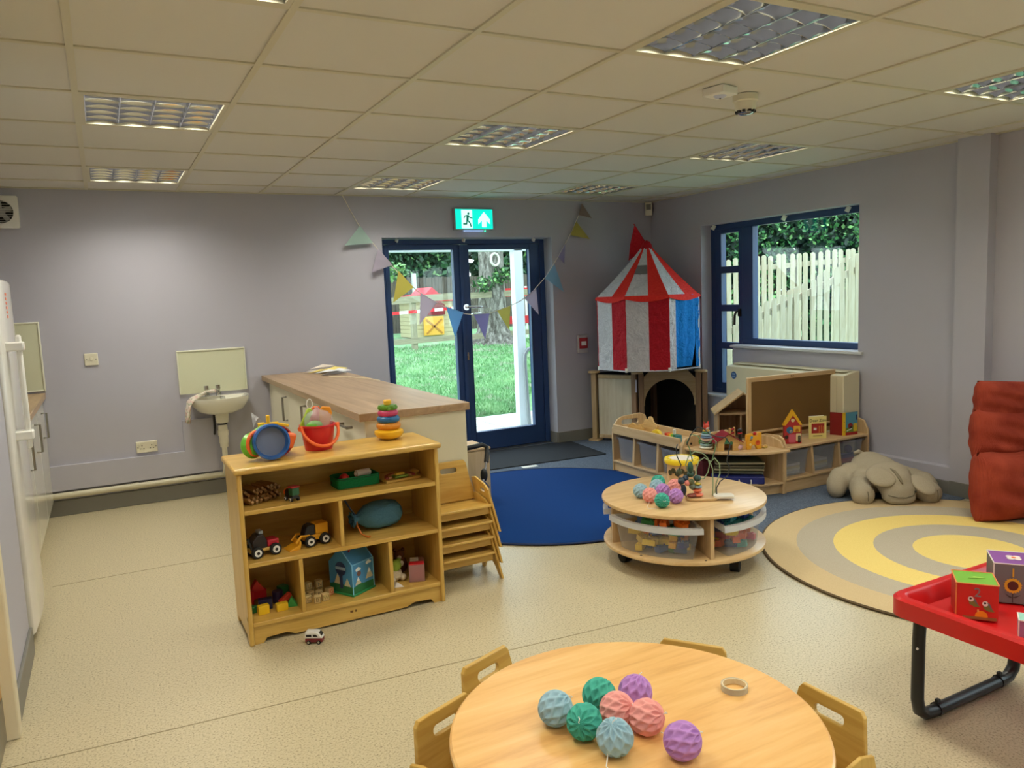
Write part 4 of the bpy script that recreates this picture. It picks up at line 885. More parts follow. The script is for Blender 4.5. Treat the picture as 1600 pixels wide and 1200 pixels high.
# --- bottom right bay
t = T('soft_toy', 'small green and cream soft toy at the left of the bottom right bay', 'soft toy', (1.17,-.1,Z3), .2)
PLU = fabric('cream_plush', (206,190,160), (226,214,190), 300); PLG = fabric('lime_plush', (140,166,60), (164,188,80), 300)
ob('body', MB().ball((0,0,.035), .035, 14, sc=(1,.9,1)).ball((.03,-.02,.018), .018, 10).ball((-.03,-.025,.018), .018, 10), PLU, t, smooth=1)
ob('head', MB().ball((0,-.005,.078), .03, 14).ball((-.022,0,.098), .012, 8).ball((.024,0,.098), .012, 8), PLG, t, smooth=1)
ob('ear', MB().ball((-.035,-.005,.08), .014, 8, sc=(1,.5,1)), PLU, t, smooth=1); ob('ear', MB().ball((.035,-.005,.08), .014, 8, sc=(1,.5,1)), PLU, t, smooth=1)
t = T('soft_toy', 'small brown soft toy behind the red printed box on the bottom shelf', 'soft toy', (1.225,-.01,Z3), -.3)
PLB = fabric('brown_plush', (92,56,40), (120,76,52), 300)
ob('body', MB().ball((0,0,.045), .04, 14, sc=(1,.8,1.1)).ball((.0,-.02,.1), .026, 12), PLB, t, smooth=1); ob('ear', MB().ball((-.02,-.01,.124), .01, 8).ball((.02,-.01,.124), .01, 8), PLB, t, smooth=1); ob('muzzle', MB().ball((0,-.044,.095), .011, 8), PLU, t, smooth=1)
t = T('toy_carton', 'clear and red toy carton at the right of the bottom right bay', 'toy box', (1.275,-.12,Z3), -.35)
ob('carton', MB().b2((-.038,-.06,0), (.038,.06,.085)), milky('carton_clear', (.9,.85,.85), .55, (196,150,150)), t, bevel=.002)
ob('red_insert', MB().b2((-.03,-.052,.01), (.03,.052,.07)), plas((176,60,62)), t, bevel=.004); ob('red_header', MB().b2((-.036,-.058,.086), (.036,-.02,.09)), plas((206,30,40)), t); ob('white_label', MB().b2((-.03,.0,.0855), (.01,.045,.089)), WHITE, t)
t = T('cloth_scrap', 'white cloth scrap lying at the left front of the bottom right bay', 'cloth', (1.148,-.17,Z3))
ob('fold', MB().add([(-.015,-.02,.001),(.03,-.03,.001),(.025,.02,.001),(-.01,.03,.012),(.005,.0,.02)], [(0,1,4),(1,2,4),(2,3,4),(3,0,4),(3,2,1,0)]), mat('white_cotton', (222,216,210), .9), t)
# --- toy camper van on the floor
t = T('toy_van', 'tiny white and maroon toy van on the floor before the bookcase', 'toy car', (.708,-.352,0), -.55)
ob('lower_body', MB().b2((-.038,-.018,.008), (.038,.018,.026)), plas((120,36,40)), t, bevel=.004)
ob('upper_body', MB().prism([(-.038,.026),(.04,.026),(.036,.034),(.022,.052),(.012,.056),(-.034,.056),(-.038,.05)], -.018, .018, plane='xz'), WHITE, t, bevel=.004)
for s in (-1, 1):
    ob('side_window', MB().b2((-.032,s*.0182-.0004,.034), (-.008,s*.0182+.0004,.044)), BLACK, t); ob('side_window', MB().prism([(-.002,.034),(.02,.034),(.012,.044),(-.002,.044)], s*.0182-.0004, s*.0182+.0004, plane='xz'), BLACK, t)
ob('windscreen', MB().add([(.0345,-.014,.037),(.0345,.014,.037),(.0235,.012,.051),(.0235,-.012,.051)], [(0,1,2,3)]), BLACK, t, loc=(.0015,0,.001))
for x in (-.022, .022):
    for s in (-1, 1): 
        w = ob('wheel', MB().cyl((x,s*.014,.009), (x,s*.02,.009), .009, n=14), BLACKM, t); ob('hub', MB().cyl((x,s*.019,.009), (x,s*.0208,.009), .005, n=10), CHROME, w)
# ---------------------------------------------------------------- toddler chairs
def make_chair(name, label, group, loc, rz):
    t = T(name, label, 'chair', loc, rz, group)
    sp = [(-.125,0),(-.094,0)]+[(-.005+.075*math.cos(a), .0+.085*math.sin(a)) for a in [PI-PI*k/10 for k in range(1,10)]]+[(.09,0),(.118,0),(.114,.1),(.106,.255),(.06,.265),(-.04,.245),(-.078,.218),(-.1,.12)]
    slot = rrect(-.035,.196,.02,.214,.009)
    for s in (-1, 1): ob('side_panel', MB().plate(sp, [slot], .0115, .002, frame=lambda a, b, q, s=s: (s*(.138+(.23-b)*.165)+q, a, b)), BIRCHZ, t)
    ob('seat', MB().box((0,-.005,.132), (.288,.2,.014), rot=(-.06,0,0)), BIRCH, t, bevel=.004)
    ob('front_rail', MB().box((0,-.07,.108), (.292,.014,.036)), BIRCH, t, bevel=.002)
    out = [(-.134,.14),(.134,.14),(.13,.2),(.118,.24),(.104,.335),(.092,.35),(-.092,.35),(-.104,.335),(-.118,.24),(-.13,.2)]
    ob('backrest', MB().plate(out, [rrect(-.047,.288,.047,.316,.013)], .014, .003, frame=lambda a, b, q: (a, .088+q+(b-.14)*.16, b)), BIRCH, t)
    for s in (-1, 1): ob('bolt', MB().cyl((s*.144,.085,.22), (s*.1475,.085,.22), .006, n=10), BLACK, t)
    return t
ch0 = make_chair('toddler_chair', 'birch toddler chair at the bottom of the stack beside the bookcase', 'stack of birch toddler chairs', (1.567,-.005,0), 0)
for k, w in enumerate(('second from the bottom', 'third from the bottom', 'topmost')):
    dup(ch0, (1.567,-.005+.003*(k+1),.083*(k+1)), 0, 'birch toddler chair, '+w+' in the stack beside the bookcase', 'stack of birch toddler chairs')
def face(cx, cy, a, lab): dup(ch0, (cx, cy, 0), a, lab, 'birch toddler chairs round the table')
def seat_at(bx, by, ang, lab):    # bx, by = middle of backrest top; chair front points along ang
    c = Vector((bx, by))+Vector((math.cos(ang), math.sin(ang)))*.122
    face(c.x, c.y, ang+PI/2, lab)
seat_at(.975,-1.525, -1.19, 'birch toddler chair at the far left of the round table')
seat_at(.745,-1.73, -1.19, 'birch toddler chair nearest the picture bottom, left of the round table')
seat_at(1.575,-1.80, -2.5, 'birch toddler chair mostly hidden behind the far side of the round table')
seat_at(1.672,-2.25, PI+.04, 'birch toddler chair at the right of the round table')
# ---------------------------------------------------------------- rugs and mats
BRUG = fabric('royal_blue_rug', (5,48,108), (10,60,128), 500, bs=.3)
t = T('round_blue_rug', 'large round royal blue rug on the floor near the glass door', 'rug', (2.715,1.035,.0005))
ob('pile', MB().lathe([(0,.012),(.97,.012),(.985,.009),(.985,.0045),(0,.0045)], 96), BRUG, t)
ob('bound_edge', MB().lathe([(.985,.0045),(1.0,.0045),(1.002,.009),(.995,.0125),(.984,.0115)], 96), mat('navy_binding', (18,34,74), .9), t)
JUTE = fabric('jute_tan', (212,190,150), (200,176,134), 300, bs=.4); JUTG = fabric('jute_grey', (192,182,162), (178,166,146), 300, bs=.4); JUTY = fabric('jute_yellow', (242,216,136), (230,202,116), 300, bs=.4)
t = T('rainbow_rug', 'large beige rug with grey and yellow rainbow rings under the plush elephant', 'rug', (3.99,-1.22,.0005))
rr = [0,.285,.48,.685,.88,1.065]; ms = [JUTY,JUTG,JUTY,JUTG,JUTE]
for k in range(5):
    pr = [(rr[k],.0125),(rr[k+1],.0125),(rr[k+1],.0042),(rr[k],.0042)]
    wobf = (lambda a, z: 1+.008*math.sin(11*a)+.006*math.sin(23*a+1)) if k == 4 else None
    ob('ring_band', MB().lathe(pr+[pr[0]], 96, wob=None), ms[k], t)
ob('bound_edge', MB().lathe([(1.065,.0042),(1.075,.0042),(1.076,.009),(1.07,.013),(1.064,.0125)], 96), mat('brown_binding', (92,74,50), .9), t)
DMAT = mat('dark_entrance_mat', (28,32,42), .95); v = coords(DMAT); f = noise(DMAT, v, 220, 3, .7); L(DMAT, ramp(DMAT, f, [(.45, (20,24,32)), (.6, (34,40,52)), (.74, (66,74,88))]), bsdf(DMAT).inputs['Base Color']); bump(DMAT, f, .5, .004)
t = T('entrance_mat', 'dark grey entrance mat in front of the glass door', 'mat', (0,0,0))
ob('mat', MB().prism([(2.35,2.18),(3.92,2.075),(3.99,2.80),(2.4,2.86)], .0045, .010), DMAT, t)
ob('rubber_edge', MB().tube([(2.35,2.18,.0085),(3.92,2.075,.0085),(3.99,2.80,.0085),(2.4,2.86,.0085)], .004, 6, closed=True), BLACKM, t)
tag(ob('paper_slip', MB().b2((-.07,-.03,.0045), (.07,.03,.0055)), WHITE, loc=(3.13,2.07,0), rot=(0,0,-.1)), 'white paper slip on the carpet between dark mat and blue rug', 'paper')
# ---------------------------------------------------------------- corner play den
DPLY = wood('den_birch', (206,180,140), (190,162,120), 'z', 5, .5); DPOST = wood('den_post', (166,132,102), (140,108,82), 'z', 5, .5)
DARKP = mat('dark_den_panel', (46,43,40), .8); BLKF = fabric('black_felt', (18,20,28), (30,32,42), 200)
P0, P1, P2 = Vector((4.235,2.70,0)), Vector((4.463,2.31,0)), Vector((4.965,1.985,0))
t = T('play_den', 'wooden corner play den with arched opening beneath the circus tent', 'play den', (0,0,0))
def along(p, q): 
    d = (q-p); return math.atan2(d.y, d.x), d.length
a1, l1_ = along(P0, P1); a2, l2_ = along(P1, P2)
def post(p, a, off, m=None):
    ob('post', MB().box((off,0,.345), (.05,.05,.65)), m or DPOST, t, loc=(p.x,p.y,.002), rot=(0,0,a), bevel=.004)
post(P0, a1, .0, DPLY); post(P1, a1, -.03); post(P1, a2, .035); post(P2, a2, -.03); post(P2, a2, .03)
for p in (P0, P1, P2): ob('post_cap', MB().cyl((p.x,p.y,.672), (p.x,p.y,.692), .058, n=24), PLY, t, bevel=.004); ob('post_foot', MB().box((p.x,p.y,.01), (.11,.11,.02), rz=a1), PLY, t, bevel=.003)
fr = MB(); L1 = l1_-.09
[ob('side_rail', MB().box((0,0,z), (L1,.03,.036)), DPLY, t, loc=tuple((P0+P1)/2), rot=(0,0,a1), bevel=.003) for z in (.64, .05)]
o = ob('side_panel', MB().box((0,0,.345), (L1,.012,.56)), wood('white_birch_panel', (222,212,190), (206,192,166), 'z', 3, .5), t, loc=tuple((P0+P1)/2), rot=(0,0,a1))
ob('label_strip', MB().box((0,-.03,.0), (.018,.002,.12)), mat('lilac_label', (200,190,206), .5), t, loc=(P1.x-.015,P1.y-.02,.56), rot=(0,0,a1))
hw = .258; R_ = .232
ao = [(-hw,.36)]+[(x,z) for x, z in circ(0,.38,R_,28,PI+.08,-.08,True)]+[(hw,.36),(hw,.60),(hw-.12,.735),(-hw+.12,.735),(-hw,.62)]
ob('arch_panel', MB().plate(ao, [], .018, .003, frame=lambda a, b, q: (a, q, b)), wood('arch_birch', (206,180,142), (190,160,120), 'x', 5, .5), t, loc=tuple((P1+P2)/2), rot=(0,0,a2))
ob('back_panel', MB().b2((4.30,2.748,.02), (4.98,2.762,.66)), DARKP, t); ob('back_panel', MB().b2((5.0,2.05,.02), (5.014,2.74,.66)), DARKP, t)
ob('inner_post', MB().b2((4.955,2.70,.002), (5.0,2.745,.67)), DPOST, t)
ob('inner_divider', MB().b2((4.62,2.72,.002), (4.66,2.745,.66)), DPOST, t)
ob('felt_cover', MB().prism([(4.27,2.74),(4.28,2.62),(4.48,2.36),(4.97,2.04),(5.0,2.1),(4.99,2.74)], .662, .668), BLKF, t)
# ---------------------------------------------------------------- circus tent
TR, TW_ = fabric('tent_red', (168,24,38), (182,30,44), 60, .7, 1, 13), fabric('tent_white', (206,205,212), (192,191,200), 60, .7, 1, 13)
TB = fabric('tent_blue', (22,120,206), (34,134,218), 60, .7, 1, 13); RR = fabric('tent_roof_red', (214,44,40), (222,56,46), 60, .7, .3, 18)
t = T('circus_tent', 'red and white striped circus tent with pointed roof and blue door in the corner', 'tent', (4.54,2.225,.737))
RC = .497; A0 = math.atan2(-5.85,-4.54)+PI/8-.02; EZ = .67; AZ = 1.17
cor = [(RC*math.cos(A0-PI/4*k), RC*math.sin(A0-PI/4*k)) for k in range(8)]   # goes from the right end of the front face to the left
def lerp2(p, q, u): return (p[0]+(q[0]-p[0])*u, p[1]+(q[1]-p[1])*u)
rg = random.Random(2)
def wallstrip(p, q, z0=.012, z1=EZ, wr=.004):
    b = MB(); nx, nz = 8, 30; nrm = Vector((p[1]-q[1], q[0]-p[0], 0)).normalized(); vs = []
    for j in range(nz+1):
        for i in range(nx+1):
            x, y = lerp2(p, q, i/nx); z = z0+(z1-z0)*j/nz; u = i/nx; d = math.sin(PI*u)*(wr*math.sin(21*z+5*u+9*p[0])+wr*.9*math.sin(47*z-11*u+7*p[1])+wr*.5*math.sin(80*z+17*u))
            vs.append((x+nrm.x*d, y+nrm.y*d, z))
    return b.add(vs, [(j*(nx+1)+i, j*(nx+1)+i+1, (j+1)*(nx+1)+i+1, (j+1)*(nx+1)+i) for j in range(nz) for i in range(nx)])
def roofstrip(p, q, m, u0=0, u1=.94):
    P_ = [(*lerp2(p,(0,0),u0), EZ+(AZ-EZ)*u0), (*lerp2(q,(0,0),u0), EZ+(AZ-EZ)*u0), (*lerp2(q,(0,0),u1), EZ+(AZ-EZ)*u1), (*lerp2(p,(0,0),u1), EZ+(AZ-EZ)*u1)]
    n = 6; vs = []
    for j in range(n+1):
        u = u0+(u1-u0)*j/n; sag = -.018*math.sin(PI*u)
        a, b_ = lerp2(p,(0,0),u), lerp2(q,(0,0),u); z = EZ+(AZ-EZ)*u+sag; mid = lerp2(a, b_, .5); vs += [(*a,z),(*lerp2(mid,(0,0),.01),z-.004),(*b_,z)]
    return MB().add(vs, [(3*j+i, 3*j+i+1, 3*j+i+4, 3*j+i+3) for j in range(n) for i in range(2)])
for k in range(8):
    p, q = cor[k], cor[(k+1) % 8]; m_ = lerp2(p, q, .46)
    # k=0 faces the camera, k=1 to its left, k=7 to its right (doorway)
    if k == 7:
        e1, e2 = lerp2(p, q, .78), lerp2(p, q, .12)
        ob('door_edge', wallstrip(q, e1), TW_, t, smooth=2)
        b = MB(); nz = 12; vs = []   # gathered blue curtain
        for j in range(nz+1):
            z = .03+(EZ-.03)*j/nz; s = 1 if z > .25 else 1-.55*(1-z/.25)
            for i in range(7):
                x, y = lerp2(e1, e2, i/6*(.55+.45*s) if True else 0); d = .012*math.sin(i*2.2)
                vs.append((x+d*.5, y+d, z))
        b.add(vs, [(j*7+i, j*7+i+1, (j+1)*7+i+1, (j+1)*7+i) for j in range(nz) for i in range(6)])
        ob('blue_curtain', b, TB, t, smooth=2)
        ob('blue_curtain', wallstrip(lerp2(p,q,.13), lerp2(p,q,-.02), .02), TB, t, smooth=2)
    else:
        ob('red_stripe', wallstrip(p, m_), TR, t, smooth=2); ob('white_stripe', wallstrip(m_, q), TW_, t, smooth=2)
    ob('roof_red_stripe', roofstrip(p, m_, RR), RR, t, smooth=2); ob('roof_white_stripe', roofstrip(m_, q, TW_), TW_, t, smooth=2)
    pe, qe = (p[0]*1.03, p[1]*1.03), (q[0]*1.03, q[1]*1.03)
    b = MB(); n = 10; vs = []
    for i in range(n+1):
        x, y = lerp2(pe, qe, i/n); x2, y2 = lerp2(p, q, i/n); sc = .022+.03*abs(math.sin(PI*i/n))
        vs += [(x2,y2,EZ+.005),(x,y,EZ-.008),(x,y,EZ-sc)]
    b.add(vs, [(3*i+j, 3*i+3+j, 3*i+4+j, 3*i+1+j) for i in range(n) for j in range(2)])
    ob('valance', b, RR, t, smooth=2)
    ob('corner_pole', MB().cyl((p[0]*.985,p[1]*.985,0), (p[0]*.985,p[1]*.985,EZ), .009, n=8), TR if k not in (7,) else WHITE, t)
    ob('pole_foot', MB().cyl((p[0]*.985,p[1]*.985,-.002), (p[0]*.985,p[1]*.985,.035), .013, n=10), WHITE, t)
ob('bottom_hem', MB().tube([(x,y,.008) for x, y in cor], .007, 6, closed=True), TW_, t)
ob('floor_sheet', MB().prism([(x*.98,y*.98) for x, y in reversed(cor)], .0, .004), mat('tent_floor', (40,44,60), .8), t)
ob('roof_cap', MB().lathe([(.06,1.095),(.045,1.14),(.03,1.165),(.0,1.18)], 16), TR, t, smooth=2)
nrm = Vector((cor[0][0]+cor[1][0], cor[0][1]+cor[1][1], 0)).normalized(); tn = Vector((nrm.y,-nrm.x,0))
wv = MB(); 
for u0 in (.52,):
    p, q = lerp2(lerp2(cor[1],cor[2],.46*0), cor[1], .5), cor[1]
m_ = lerp2(cor[0], cor[1], .46)
gp = [(*lerp2(a_,(0,0),u), EZ+(AZ-EZ)*u-.018*math.sin(PI*u)+.004) for a_, u in ((m_,.42),(cor[1],.42),(cor[1],.58),(m_,.58))]
ob('mesh_window', MB().add([(x*1.006,y*1.006,z) for x, y, z in gp], [(0,1,2,3)]), mat('tent_mesh', (116,112,116), .8), t)
fp = Vector((-.07,.02,1.14)); left = Vector((-.79,.61,0))
ob('flag_pole', MB().tube([(0,0,1.15),(-.05,.04,1.24),(-.09,.065,1.335)], .005, 6), TR, t)
b = MB(); vs = [(-.085,.062,1.33),(-.02,.012,1.19),(.02,-.02,1.12),(-.135,.1,1.0),(-.12,.09,1.15)]
b.add(vs+[(x+.003,y+.004,z) for x, y, z in vs], [(0,4,1),(4,3,1),(1,3,2),(5,6,9),(9,6,8),(6,7,8),(0,1,6,5),(1,2,7,6),(2,3,8,7),(3,4,9,8),(4,0,5,9)])
ob('pennant', b, TR, t)
# ---------------------------------------------------------------- radiator cover, board, doll house
RCV = mat('radiator_cream', (222,214,184), .45)
t = T('radiator_cover', 'long cream radiator cover under the window with a round blue sticker', 'radiator cover', (0,0,0))
ob('casing', MB().prism([(4.85,.03),(5.03,.03),(5.03,.79),(5.0,.79),(4.85,.765)], .30, 1.53, plane='xz'), RCV, t, bevel=.006)
ob('top_grille', MB().b2((4.9,.34,.785), (4.98,1.49,.79)), RCV, t)
for y in (.36, .42): ob('panel_seam', MB().b2((4.8485,y-.001,.05), (4.8505,y+.001,.75)), mat('seam_buff', (176,168,140), .5), t)  # thin strips of a darker cream mark the panel joints
st = ob('round_sticker', MB().cyl((4.8495,1.435,.69), (4.8475,1.435,.69), .032, n=28), plas((32,72,138)), t)
ob('sticker_print', MB().box((4.847,1.435,.70), (.001,.034,.012)).box((4.847,1.435,.678), (.001,.044,.01)), mat('pale_blue_print', (120,150,200), .5), st)
BRB = fabric('brown_board', (116,88,52), (126,96,58), 300, .8, .1)
t = T('display_board', 'large brown framed display board standing on the shelf units behind the books', 'board', (4.475,.446,.3285), math.atan2(-.045, .82))
bl = .425; BZ = .3285
ob('panel', MB().box((0,0,.245), (2*bl-.05,.014,.42)), BRB, t)
for x in (-bl+.015, bl-.015): ob('frame_upright', MB().box((x,0,.239), (.034,.022,.478)), PLYZ, t, bevel=.005)
ob('frame_rail', MB().box((0,0,.461), (2*bl-.03,.022,.034)), PLY, t, bevel=.005); ob('frame_rail', MB().box((0,0,.03), (2*bl-.06,.022,.034)), PLY, t, bevel=.005)
ob('tray_ledge', MB().box((0,-.018,.08), (2*bl-.06,.02,.012)), PLY, t)
ob('small_mark', MB().box((-.005,-.0116,.461), (.028,.001,.006)).box((-.02,-.0116,.463), (.006,.001,.012)), mat('burn_brown', (110,74,30), .7), t)
t = T('dolls_house', 'open wooden dolls house with pitched roof left of the brown display board', 'dolls house', (4.60,1.10,.0045), -.62)
PD = wood('dolls_house_ply', (186,156,122), (168,136,102), 'z', 5, .5)
ob('side_wall', MB().b2((-.2,-.12,.0), (-.186,.13,.44)), PD, t); ob('side_wall', MB().b2((.186,-.12,.0), (.2,.13,.44)), PD, t)
ob('back_wall', MB().prism([(-.186,.0),(.186,.0),(.186,.44),(0,.59),(-.186,.44)], .12, .13, plane='xz'), PD, t)
for z in (.0, .21, .42): ob('floor_board', MB().b2((-.186,-.118,z), (.186,.12,z+.014)), PD, t)
ob('room_wall', MB().b2((-.02,-.11,.224), (-.01,.12,.42)), PD, t)
for s in (-1, 1): ob('roof_panel', MB().prism([(0,.592),(s*.225,.425),(s*.225,.438),(0,.606)], -.14, .14, plane='xz'), PLY, t)
# ---------------------------------------------------------------- low shelf units
TUBM = milky('clear_tub', (.93,.94,.97), .2, (206,210,222))
def tub(w, d, h, lip=.012):
    b = MB(); k = .9
    o0 = rrect(-w/2*k,-d/2*k,w/2*k,d/2*k,.012,2); o1 = rrect(-w/2,-d/2,w/2,d/2,.014,2); n = len(o0); th = .004
    vs = [(x,y,0) for x, y in o0]+[(x,y,h) for x, y in o1]+[(x*(1+lip/w*2),y*(1+lip/d*2),h) for x, y in o1]+[(x*(1+lip/w*2),y*(1+lip/d*2),h-.014) for x, y in o1]
    vs += [(x*.96,y*.96,.004) for x, y in o0]+[(x*.97,y*.97,h) for x, y in o1]
    fs = [tuple(range(n))]+[(i*n+k_, i*n+(k_+1) % n, (i+1)*n+(k_+1) % n, (i+1)*n+k_) for i in range(3) for k_ in range(n)]
    fs += [(4*n+k_, 4*n+(k_+1) % n, 5*n+(k_+1) % n, 5*n+k_) for k_ in range(n)]+[tuple(range(4*n,5*n))]
    fs += [(5*n+k_, 5*n+(k_+1) % n, n+(k_+1) % n, n+k_) for k_ in range(n)]
    return b.add(vs, fs)
# unit A, front face x=3.60 facing -x, y .68..1.5
t = T('tub_shelf', 'low birch shelf unit with three clear tubs beside the blue rug', 'shelf unit', (3.60,1.09,.0045), -PI/2)
hl = .41; dep = .36
pa = rrect(0,0,dep,.42,.05,5); pa = [(0,0),(dep,0),(dep,.36),(dep-.03,.43),(dep-.08,.45),(.1,.44),(.05,.42),(.0,.35)]
ob('end_panel', MB().plate(pa, [rrect(.09,.37,.26,.41,.018)], .018, .004, frame=YZ(-hl-.009)), PLYZ, t)
ob('end_panel', MB().plate([(0,0),(dep,0),(dep,.36),(dep-.05,.40),(.04,.385),(0,.34)], [], .018, .004, frame=YZ(hl+.009)), PLYZ, t)
ob('front_rail', MB().b2((-hl,.0,.31), (hl,.016,.385)), PLY, t, bevel=.003); ob('back_rail', MB().b2((-hl,dep-.016,.2), (hl,dep,.36)), PLY, t, bevel=.003)
ob('tray_floor', MB().b2((-hl,.016,.305), (hl,dep-.016,.315)), PLY, t); ob('base_shelf', MB().b2((-hl,.0,.075), (hl,dep,.09)), PLY, t, bevel=.002)
ob('kick_board', MB().b2((-hl,.012,.0), (hl,.026,.075)), PLY, t)
for x in (-hl/3-.01, hl/3+.01): ob('divider', MB().prism([(.0,.09),(dep,.09),(dep,.305),(.015,.305)], x-.012, x+.012, plane='yz'), PLYZ, t)
for k, w in enumerate(('the den end', 'the middle', 'the corner shelf end')):
    tb = T('clear_tub', 'empty clear plastic tub in the low tub shelf, at '+w, 'tub', (3.60+.175,1.09+.275-.275*k,.095), -PI/2, 'clear tubs in the low tub shelf')
    ob('tub', tub(.225,.30,.19), TUBM, tb)
# things in tray A
LW = wood('cut_out_beech', (226,186,118), (206,162,92), 'x', 7, .5)
def blob(pts): return pts
t = T('cut_out_animals', 'wooden cut-out tree shapes standing in the tray of the tub shelf', 'toy', (3.77,1.24,.3198), -PI/2-.1)
cl = [(-.09,0),(.09,0)]+circ(.07,.07,.035,8,-.6,1.6,True)+circ(.02,.115,.035,8,.2,2.4,True)+circ(-.04,.09,.03,8,.8,2.8,True)+circ(-.085,.05,.03,6,1.6,4,True)
ob('cut_out', MB().plate(cl, [], .014, .002, frame=XZ(0)), LW, t); ob('peg', MB().tube([(.1,0,.06),(.125,0,.075),(.13,0,.09)], .006, 6), LW, t)
t['label'] = 'scalloped wooden cut-out toy standing in the tray, nearest the den'
t = T('cut_out_toy', 'light wooden cut-out toy lying beside the scalloped one in the tray', 'toy', (3.72,1.34,.3198), -PI/2+.1)
ob('cut_out', MB().plate([(-.1,0),(.07,0),(.08,.05),(.05,.085),(.0,.07),(-.05,.085),(-.1,.05)], [], .014, .002, frame=XZ(0)), LW, t)
for x in (-.06, .03): ob('slot_peg', MB().cyl((x,-.02,.015), (x,.02,.015), .008, n=10), LW, t)
t = T('yellow_rattle', 'yellow curved wooden toy in the tray of the tub shelf', 'toy', (3.70,1.06,.3198), -PI/2)
ob('arch', MB().plate([(-.06,0),(-.035,0)]+circ(0,.01,.034,10,PI,0,True)+[(.035,0),(.06,0)]+circ(0,.015,.06,12,0,PI,True), [], .03, .003, frame=XZ(0)), plas((236,200,40)), t); ob('bead', MB().ball((.0,0,.018), .017, 12), plas((80,84,40)), t, smooth=1)
t = T('rainbow_block', 'rainbow striped wooden block toy in the tray of the tub shelf', 'toy', (3.71,.88,.3198), -PI/2)
for k, c in enumerate(((206,48,40),(236,120,44),(244,206,50),(120,190,60),(30,120,90),(60,140,160))): ob('stripe', MB().b2((-.075+.025*k,-.02,0), (-.05+.025*k,.02,.065)), plas(c), t)
ob('white_peg', MB().cyl((.015,0,.066), (.015,0,.1), .012), WHITE, t)
# unit C, front face y=.20 facing -y, x 4.15..5.0
t = T('book_shelf', 'low birch shelf unit with picture books on top behind the plush elephant', 'shelf unit', (4.575,.20,.0045))
hl = .42
pl = [(0,0),(dep,0),(dep,.323),(.225,.325),(.222,.39),(.19,.40),(.06,.405),(.02,.385),(0,.34)]
ob('end_panel', MB().plate(pl, [], .02, .004, frame=YZ(-hl-.01)), PLYZ, t); ob('end_panel', MB().plate([(0,0),(dep,0),(dep,.44),(.12,.44),(.04,.42),(0,.35)], [], .02, .004, frame=YZ(hl+.01)), PLYZ, t)
for x in (-hl,): ob('bolt_cap', MB().cyl((x-.022,.05,.345), (x-.0195,.05,.345), .007, n=10), BLACK, t)
ob('top', MB().b2((-hl,.0,.305), (hl,dep,.323)), PLY, t, bevel=.003); ob('base_shelf', MB().b2((-hl,.0,.085), (hl,dep,.1)), PLY, t, bevel=.002); ob('kick_board', MB().b2((-hl,.012,0), (hl,.026,.085)), PLY, t)
for x in (-.15,.13): ob('divider', MB().prism([(.0,.1),(dep,.1),(dep,.305),(.02,.305)], x-.011, x+.011, plane='yz'), PLYZ, t)
ob('back_panel', MB().b2((-hl,dep-.012,.1), (hl,dep,.305)), PLY, t)
rg = random.Random(31)
for k, (x, w, nm) in enumerate(((4.29,.235,'left'),(4.565,.245,'middle'),(4.86,.25,'elephant end'))):
    tb = T('clear_tub', 'clear plastic tub of books in the book shelf unit, '+nm+' bay', 'tub', (x,.385,.106), 0, 'clear tubs in the book shelf')
    ob('tub', tub(w,.31,.185), TUBM, tb)
    for j in range(4):
        c = [(176,178,170),(206,200,170),(190,176,120),(196,190,176)][j] if k < 2 else [(180,80,74),(170,70,90),(96,70,130),(60,60,120)][j]
        b = loose('picture_book', MB().b2((-w*.36,-.09,0), (w*.36,.1,.016)), mat('book_%d_%d' % (k, j), c, .6), 'picture book %s in the %s tub of the book shelf' % (('lying at the bottom','second from the bottom','third from the bottom','on top of the pile')[j], nm), 'book', (x+rg.uniform(-.006,.006), .37, .112+.0175*j), (0,0,rg.uniform(-.06,.06)), 'books in the clear tubs')
    if k == 1: loose('picture_book', MB().b2((-.07,-.006,0), (.07,.006,.11)), mat('book_cream', (206,196,140), .6), 'cream picture book leaning in the middle tub of the book shelf', 'book', (x,.40,.19), (-.5,0,.1), 'books in the clear tubs')
    if k == 2: 
        loose('picture_book', MB().b2((-.08,-.006,0), (.08,.006,.12)), plas((186,60,56)), 'red picture book standing in the elephant end tub', 'book', (x,.33,.186), (-.15,0,0), 'books in the clear tubs')
        loose('toy_ball', MB().ball((0,0,0), .03, 14), plas((44,50,120)), 'dark blue ball in the elephant end tub of the book shelf', 'ball', (x+.02,.28,.215), smooth=1)
# books on top of C
zt = .3278
t = T('barn_book', 'red barn shaped board book with yellow roof on the book shelf', 'book', (4.30,.285,zt), -.52)
bo = [(-.062,0),(.062,0),(.062,.145),(0,.235),(-.062,.145)]
ob('cover', MB().plate(bo, [], .03, .002, frame=XZ(0)), plas((176,28,40)), t)
ob('yellow_roof', MB().plate([(-.068,.135),(-.05,.135),(0,.205),(.05,.135),(.068,.135),(0,.245)], [], .036, .001, frame=XZ(0)), plas((232,176,30)), t)
pr = T; 
def print_on(par, items, y=-.0158):
    for nm, pts, c in items: ob(nm, MB().plate(pts, [], .0008, frame=XZ(y)), mat('print_%d_%d_%d' % c, c, .6), par)
print_on(t, [('round_window', circ(0,.17,.013,14), (226,206,160)), ('blue_patch', circ(-.022,.1,.024,14), (40,110,160)), ('white_patch', circ(-.012,.09,.012,10), (226,226,226)), ('yellow_hay', rrect(.005,.085,.052,.13,.003,2), (226,176,60)), ('orange_patch', circ(.03,.095,.014,10), (206,90,40)), ('pink_patch', rrect(-.03,.01,.02,.07,.008,3), (200,90,110)), ('cream_patch', rrect(.022,.02,.058,.075,.006,3), (222,206,160)), ('black_patch', rrect(.035,.008,.055,.06,.006,3), (24,20,20)), ('dark_patch', circ(-.045,.05,.014,10), (50,30,24))])
